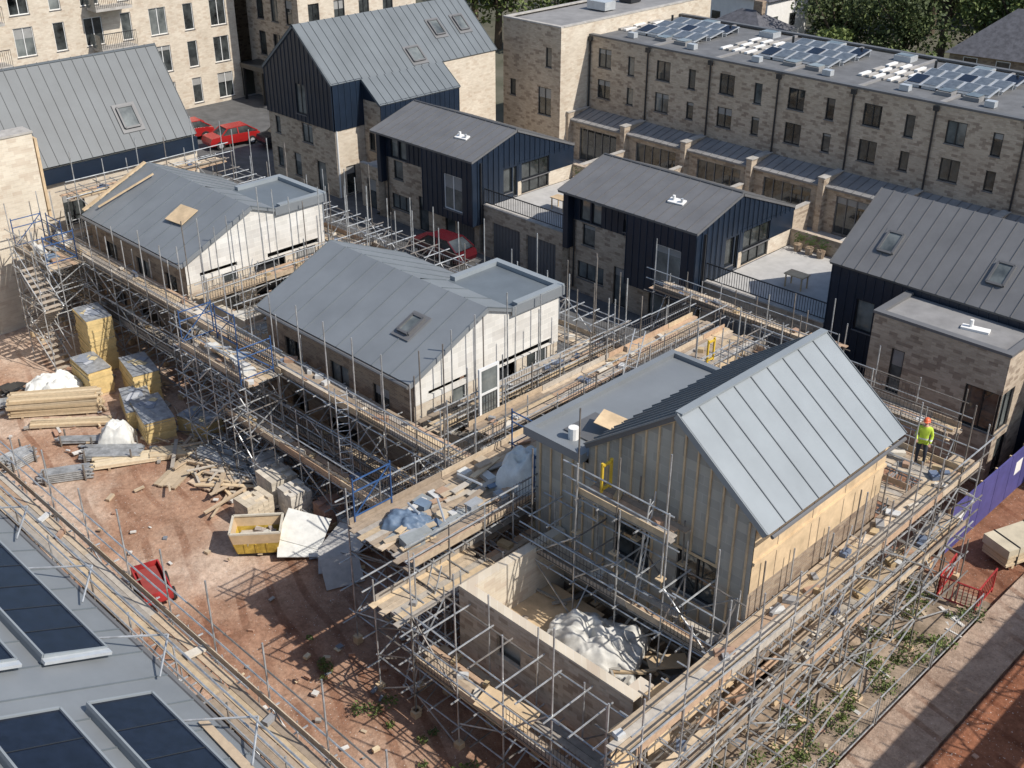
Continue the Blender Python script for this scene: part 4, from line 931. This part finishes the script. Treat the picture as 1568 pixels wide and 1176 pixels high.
# ---------------------------------------------------------------- cars
def car(x,y,ang,col,name="parked_red_car"):
    o=O(name);m=Matrix.Translation((x,y,.28))@Matrix.Rotation(ang,4,'Z')
    pm=M("car_paint_%d"%int(col[0]*1000),col,.25,.05,1,spec=.7)
    prof=[(-2.05,.35,.75),(-2.1,.6,.8),(-1.95,.92,.8),(-1.1,1.0,.82),(1.0,.98,.84),(1.5,.95,.84),(2.0,.85,.8),(2.08,.55,.8),(2.0,.3,.75)]
    vs=[];n=len(prof)
    for s in(-1,1):vs+= [m@Vector((a,s*w,z)) for a,z,w in prof]
    fs=[tuple(range(n)),tuple(range(n,2*n))[::-1]]+[(i,(i+1)%n,n+(i+1)%n,n+i) for i in range(n)];o.add("body",pm,vs,fs)
    cab=[(-1.15,.98,.78),(-.55,1.42,.62),(1.1,1.44,.62),(1.85,.97,.76)];vs=[]
    for s in(-1,1):vs+=[m@Vector((a,s*w,z)) for a,z,w in cab]
    o.add("windows",GL,vs,[(0,1,2,3),(7,6,5,4),(0,1,5,4),(2,3,7,6)]);
    o.add("roof_panel",pm,[m@Vector(q) for q in((-.6,-.63,1.425),(1.12,-.63,1.445),(1.12,.63,1.445),(-.6,.63,1.425),(-.6,-.63,1.47),(1.12,-.63,1.49),(1.12,.63,1.49),(-.6,.63,1.47))],[(4,5,6,7),(0,1,5,4),(1,2,6,5),(2,3,7,6),(3,0,4,7)])
    for s in(-1,1):
        for p,q in(((-1.15,.78*s,.98),(-.55,.62*s,1.43)),((.25,.8*s,.98),(.25,.63*s,1.43)),((1.1,.62*s,1.44),(1.85,.76*s,.98))):o.beam("pillars",pm,m@Vector(p),m@Vector(q),.08,.06)
        for a in(-1.3,1.3):o.tube("wheels",RUB,m@Vector((a,s*.68,.32)),m@Vector((a,s*.87,.32)),.33,16);o.tube("hubs",ALU,m@Vector((a,s*.84,.32)),m@Vector((a,s*.885,.32)),.18,10)
        o.add("lamps",WF,[m@Vector(q) for q in((-2.06,s*.5,.66),(-2.06,s*.78,.66),(-1.97,s*.76,.86),(-1.97,s*.5,.86))],[(0,1,2,3)])
    o.done()
car(-79.2,43.6,math.radians(80),(.36,.02,.02));car(-75.6,45.4,math.radians(84),(.36,.02,.02));car(-47.4,41.6,math.radians(3),(.07,.008,.012));car(-73,48.5,math.radians(84),(.03,.03,.035),"parked_black_car")
# ---------------------------------------------------------------- vegetation
def leafmesh(Q,n,pt,ls,upw=None):
    vs=[];fs=[]
    for i in range(n):
        p=pt()
        u=Vector((Q.gauss(0,1),Q.gauss(0,1),Q.gauss(0,1))).normalized();w=u.cross(Vector((Q.gauss(0,1),Q.gauss(0,1),Q.gauss(0,1)))).normalized();s=ls*Q.uniform(.5,1.2)
        k=len(vs);vs+=[p-u*s,p+w*s*.6,p+u*s,p-w*s*.6];fs.append((k,k+1,k+2,k+3))
    return vs,fs
def tree(x,y,h,r,mat,seed,name="tree",n=2600,ls=.42):
    Q=random.Random(seed);o=O(name)
    o.tube("trunk",BARK,(x,y,0),(x+.2,y,h*.5),r*.09,8,r*.05)
    cl=[]
    for i in range(16):
        a=Q.uniform(0,6.28);rr=r*Q.uniform(.15,.75);zz=h*Q.uniform(.38,.9);c=Vector((x+math.cos(a)*rr,y+math.sin(a)*rr,zz))
        o.tube("limbs",BARK,(x+.1,y,h*Q.uniform(.25,.5)),c,r*.035,5,.03);cl.append((c,r*Q.uniform(.28,.5)))
    def pt():
        c,cr=Q.choice(cl);return c+Vector((Q.gauss(0,1),Q.gauss(0,1),Q.gauss(0,.8))).normalized()*cr*Q.uniform(.5,1.05)
    vs,fs=leafmesh(Q,n,pt,ls)
    o.add("foliage",mat,vs,fs);o.done()
tr=[(-92,84,10,4.5,LEAF),(-86,84,11,5,LEAF),(-98,92,12,5,LEAF),(-79,88,9,4,LEAF),(-54,95,9,4.2,LEAFD),(-48.5,97,10,4.6,LEAFD),(-58,104,11,5,LEAF),(-50,108,12,5.5,LEAFD),(-64,112,12,5.5,LEAF),(-44,108,11,5,LEAF),(-88,108,12,6,LEAF),(-76,116,12,6,LEAFD),(-38,118,12,6,LEAF),(-28,106,9,4,LEAF),(-58,122,13,6,LEAF),(-104,104,12,6,LEAFD),(-52,90,6,2.6,LEAF),(-43,90,5,2.2,LEAF)]
for i,t in enumerate(tr):tree(*t,i,ls=.2 if t[0]>-66 else .28,n=6500 if t[0]>-66 else 3500)
def hedge(name,x0,x1,y0,y1,h,n,mat,ls=.3):
    Q=random.Random(5);o=O(name)
    def pt():
        p=Vector((Q.uniform(x0,x1),Q.uniform(y0,y1),h*Q.random()**.6));p.z*=.6+.5*noise.noise(Vector((p.x*.4,p.y*.4,0)))+.3;return p
    vs,fs=leafmesh(Q,n,pt,ls);o.add("leaves",mat,vs,fs);o.done()
hedge("garden_hedge",-60,-20,86,88.5,2.5,5000,LEAFD)
hedge("distant_trees",-140,0,128,150,11,14000,LEAFD,1.0)
def weeds():
    Q=random.Random(11);o=O("roadside_weeds")
    pts=[(Q.uniform(-12.6,-10.5),Q.uniform(15,33),Q.uniform(.15,.45)) for i in range(70)]+[(-11.0,22.6,.6),(-10.9,25,.5),(-11.0,29.5,.55),(-10.9,27.5,.5)]+[(Q.uniform(-26,-17),Q.uniform(15.2,16.3),Q.uniform(.12,.3)) for i in range(16)]+[(Q.uniform(-38,-36),Q.uniform(20,21.6),Q.uniform(.2,.4)) for i in range(8)]
    for x,y,r in pts:
        def pt():
            a=Q.uniform(0,6.28);d=r*Q.random()**.6;return Vector((x+math.cos(a)*d,y+math.sin(a)*d,.2+Q.random()*r*.8))
        vs,fs=leafmesh(Q,int(300*r),pt,.06);o.add("leaves",LEAF,vs,fs)
    o.done()
weeds()
def bghouse(name,cx,cy,w,d,h,rh,ang,wm,rm):
    o=O(name);m=Matrix.Translation((cx,cy,0))@Matrix.Rotation(ang,4,'Z');V=lambda x,y,z:m@Vector((x,y,z))
    a,b=w/2,d/2
    o.add("walls",wm,[V(x,y,z) for z in(0,h) for x,y in((-a,-b),(a,-b),(a,b),(-a,b))],[(0,1,5,4),(1,2,6,5),(2,3,7,6),(3,0,4,7)])
    e=.35;k=b*.9
    R0=[V(-a-e,-b-e,h-.05),V(a+e,-b-e,h-.05),V(a+e,b+e,h-.05),V(-a-e,b+e,h-.05),V(-a+k,0,h+rh),V(a-k,0,h+rh)]
    o.add("roof",rm,R0,[(0,1,5,4),(1,2,5),(2,3,4,5),(3,0,4),(0,1,2,3)])
    o.obox("chimney",BRD,V(a*.3,.3,h+rh+.1),(.9,.6,1.4),ang)
    for z in(1.0,3.7):
        if z+1.3>h:continue
        for i in range(int(w/2.6)):
            x=-a+1.2+i*2.6
            o.obox("windows",GL,V(x+.5,-b-.01,z+.6),(1.0,.04,1.2),ang);o.obox("windows_frames",WF,V(x+.5,-b-.005,z+.6),(1.14,.03,1.34),ang)
        for i in range(int(d/3)):
            y=-b+1.4+i*3;o.obox("windows",GL,V(a+.01,y,z+.6),(.04,1.0,1.2),ang);o.obox("windows_frames",WF,V(a+.005,y,z+.6),(.03,1.14,1.34),ang)
    o.done()
bghouse("white_rendered_house",-66,98,10,7,6.5,2,0,WHITE,SLATE);bghouse("white_rendered_house",-74,102,9,8,6.5,2,0,WHITE,SLATE);bghouse("white_rendered_house",-60,90,6,5,5,1.5,0,WHITE,SLATE)
bghouse("slate_roofed_house",-38,97,9,8,5.2,3.2,math.radians(8),BRD,SLATE);bghouse("slate_roofed_house",-28,100,9,8,5.2,3.2,math.radians(5),BRD,SLATE);bghouse("slate_roofed_house",-36,111,9,8,5.2,3.2,math.radians(-8),BRD,SLATE)
def shed(x,y):
    o=O("garden_shed");o.box("walls",PLY,x,x+2.4,y,y+1.8,0,2);o.slab("roof",FELT,[(x-.1,y-.1,2.05),(x+2.5,y-.1,2.05),(x+2.5,y+.9,2.6),(x-.1,y+.9,2.6)],.06);o.slab("roof",FELT,[(x-.1,y+1.9,2.05),(x+2.5,y+1.9,2.05),(x+2.5,y+.9,2.6),(x-.1,y+.9,2.6)],.06);o.box("door",BRD,x+.8,x+1.6,y-.03,y-.005,.05,1.8);o.done()
shed(-34,83);shed(-45,84)
# ---------------------------------------------------------------- worker
def worker(x,y,z,ang):
    root=bpy.data.objects.new("construction_worker",None);sc.collection.objects.link(root);root.location=(x,y,z);root.rotation_euler=(0,0,ang)
    def skin(name,V,E,Rr,mat,rootv=0,sub=2):
        me=bpy.data.meshes.new(name);me.from_pydata(V,E,[]);ob=bpy.data.objects.new(name,me);sc.collection.objects.link(ob);ob.parent=root
        me.materials.append(mat);sm=ob.modifiers.new("skin","SKIN");sm.use_smooth_shade=True
        for i,r in enumerate(Rr):
            d=me.skin_vertices[0].data[i];d.radius=(r,r) if not isinstance(r,tuple) else r
            d.use_root=(i==rootv)
        s=ob.modifiers.new("sub","SUBSURF");s.levels=sub;s.render_levels=sub
    m=bpy.data.materials.new("workwear");m.use_nodes=True;nt=m.node_tree;N=nt.nodes;L=nt.links
    tc=N.new("ShaderNodeTexCoord");s=N.new("ShaderNodeSeparateXYZ");L.new(tc.outputs["Object"],s.inputs[0])
    mr=N.new("ShaderNodeMath");mr.operation='DIVIDE';mr.inputs[1].default_value=1.8;L.new(s.outputs[2],mr.inputs[0])
    r=N.new("ShaderNodeValToRGB");r.color_ramp.interpolation='CONSTANT';e=r.color_ramp.elements
    st=[(0,(.06,.04,.03)),(.07,(.03,.035,.05)),(.46,(.50,.66,.06)),(.56,(.7,.7,.68)),(.59,(.50,.66,.06)),(.83,(.5,.3,.22))]
    while len(e)<len(st):e.new(.5)
    for q,(p,c) in zip(e,st):q.position=p;q.color=(*c,1)
    L.new(mr.outputs[0],r.inputs[0]);L.new(r.outputs[0],N["Principled BSDF"].inputs["Base Color"]);N["Principled BSDF"].inputs["Roughness"].default_value=.8
    V=[(0,0,.95),(0,.01,1.12),(0,.02,1.36),(0,.02,1.50),(0,.03,1.60),
       (.1,0,.9),(.12,.03,.5),(.12,-.02,.09),(.12,.14,.05),(-.1,0,.9),(-.13,.07,.5),(-.14,.0,.09),(-.14,.16,.05),
       (.19,.0,1.42),(.25,.03,1.15),(.20,.26,1.06),(-.19,.0,1.42),(-.26,.0,1.14),(-.23,.16,.93)]
    E=[(0,1),(1,2),(2,3),(3,4),(0,5),(5,6),(6,7),(7,8),(0,9),(9,10),(10,11),(11,12),(2,13),(13,14),(14,15),(2,16),(16,17),(17,18)]
    Rr=[(.15,.12),(.15,.12),(.17,.13),.07,.06,.1,.07,.05,.045,.1,.07,.05,.045,.075,.055,.042,.075,.055,.042]
    skin("body",V,E,Rr,m)
    sk=M("skin",(.5,.3,.22),.6,.05)
    for hx,hy,hz,sx in((.20,.30,1.05,1),(-.23,.19,.90,-1)):
        skin("hand",[(hx,hy-.04,hz+.01),(hx,hy+.03,hz)],[(0,1)],[(.028,.02),(.036,.016)],sk,0,1)
        for i,(dx,ln) in enumerate(((-.03,.065),(-.01,.075),(.01,.07),(.028,.055))):
            skin("finger_%d"%i,[(hx+dx,hy+.03,hz),(hx+dx,hy+.03+ln*.6,hz-.01),(hx+dx,hy+.03+ln,hz-.035)],[(0,1),(1,2)],[.009,.009,.007],sk,0,1)
        skin("thumb",[(hx-sx*.03,hy-.01,hz),(hx-sx*.055,hy+.03,hz-.01),(hx-sx*.05,hy+.06,hz-.02)],[(0,1),(1,2)],[.011,.010,.008],sk,0,1)
    vs=[];fs=[];a,b=16,12
    for j in range(b+1):
        for i in range(a):
            t=math.pi*j/b;p=2*math.pi*i/a;xx=math.sin(t)*math.cos(p)*.078;yy=math.sin(t)*math.sin(p)*.098;zz=math.cos(t)*.122
            if zz<-.03:xx*=.85;yy*=.92
            if yy>.08 and -.03<zz<.02 and abs(xx)<.03:yy+=.025
            vs.append((xx,yy+.04,zz+1.68))
    for j in range(b):
        for i in range(a):fs.append((j*a+i,j*a+(i+1)%a,(j+1)*a+(i+1)%a,(j+1)*a+i))
    def mk(nm,vs,fs,mat):
        me=bpy.data.meshes.new(nm);me.from_pydata(vs,[],fs);me.materials.append(mat);me.polygons.foreach_set("use_smooth",[True]*len(fs));ob=bpy.data.objects.new(nm,me);sc.collection.objects.link(ob);ob.parent=root
    mk("head",vs,fs,sk)
    for sx in(-1,1):
        mk("ear",[(sx*.078,.03+.02*math.cos(t),1.68+.03*math.sin(t)) for t in[i*.785 for i in range(8)]]+[(sx*.095,.03,1.68)],[(i,(i+1)%8,8) for i in range(8)],sk)
        mk("eye",[(sx*.03+.01*math.cos(t),.135,1.69+.006*math.sin(t)) for t in[i*.785 for i in range(8)]],[tuple(range(8))],FR)
    mk("mouth",[(-.025,.128,1.625),(.025,.128,1.625),(.02,.128,1.615),(-.02,.128,1.615)],[(0,1,2,3)],M("lips",(.35,.15,.12),.6,.05))
    vs=[];fs=[]
    for j in range(7):
        for i in range(16):
            t=math.pi/2*j/6;p=2*math.pi*i/16;vs.append((math.sin(t)*math.cos(p)*.11,.03+math.sin(t)*math.sin(p)*.135,1.72+math.cos(t)*.115))
    for i in range(16):
        p=2*math.pi*i/16;vs.append((math.cos(p)*.125,.04+math.sin(p)*.165,1.712))
    for j in range(7):
        for i in range(16):fs.append((j*16+i,j*16+(i+1)%16,(j+1)*16+(i+1)%16,(j+1)*16+i))
    mk("hard_hat",vs,fs,M("orange_hard_hat",(.75,.14,.05),.4,.05))
worker(-13.6,33.3,4.86,math.radians(200))
# ---------------------------------------------------------------- light, world, camera
S=Vector((1.0,.32,1.08)).normalized()
w=bpy.data.worlds.new("World");sc.world=w;w.use_nodes=True;nt=w.node_tree
sk=nt.nodes.new("ShaderNodeTexSky");sk.sky_type='NISHITA';sk.sun_disc=False;sk.sun_elevation=math.asin(S.z);sk.sun_rotation=math.atan2(S.x,S.y)
nt.links.new(sk.outputs[0],nt.nodes["Background"].inputs[0]);nt.nodes["Background"].inputs[1].default_value=.145
ld=bpy.data.lights.new("sun","SUN");ld.energy=5.0;ld.angle=math.radians(.5);ld.color=(1,.94,.86);lo=bpy.data.objects.new("sun",ld);sc.collection.objects.link(lo);lo.rotation_euler=S.to_track_quat('Z','Y').to_euler();lo.location=(0,0,60)
cd=bpy.data.cameras.new("camera");cd.sensor_width=36;cd.lens=36*1754/1568;cd.clip_end=3000;co=bpy.data.objects.new("camera",cd);sc.collection.objects.link(co)
co.location=(0,0,26);co.rotation_euler=(math.pi/2-math.atan(954/1754),0,math.pi/4);sc.camera=co
sc.view_settings.view_transform='Standard';sc.view_settings.look='None';sc.view_settings.exposure=0
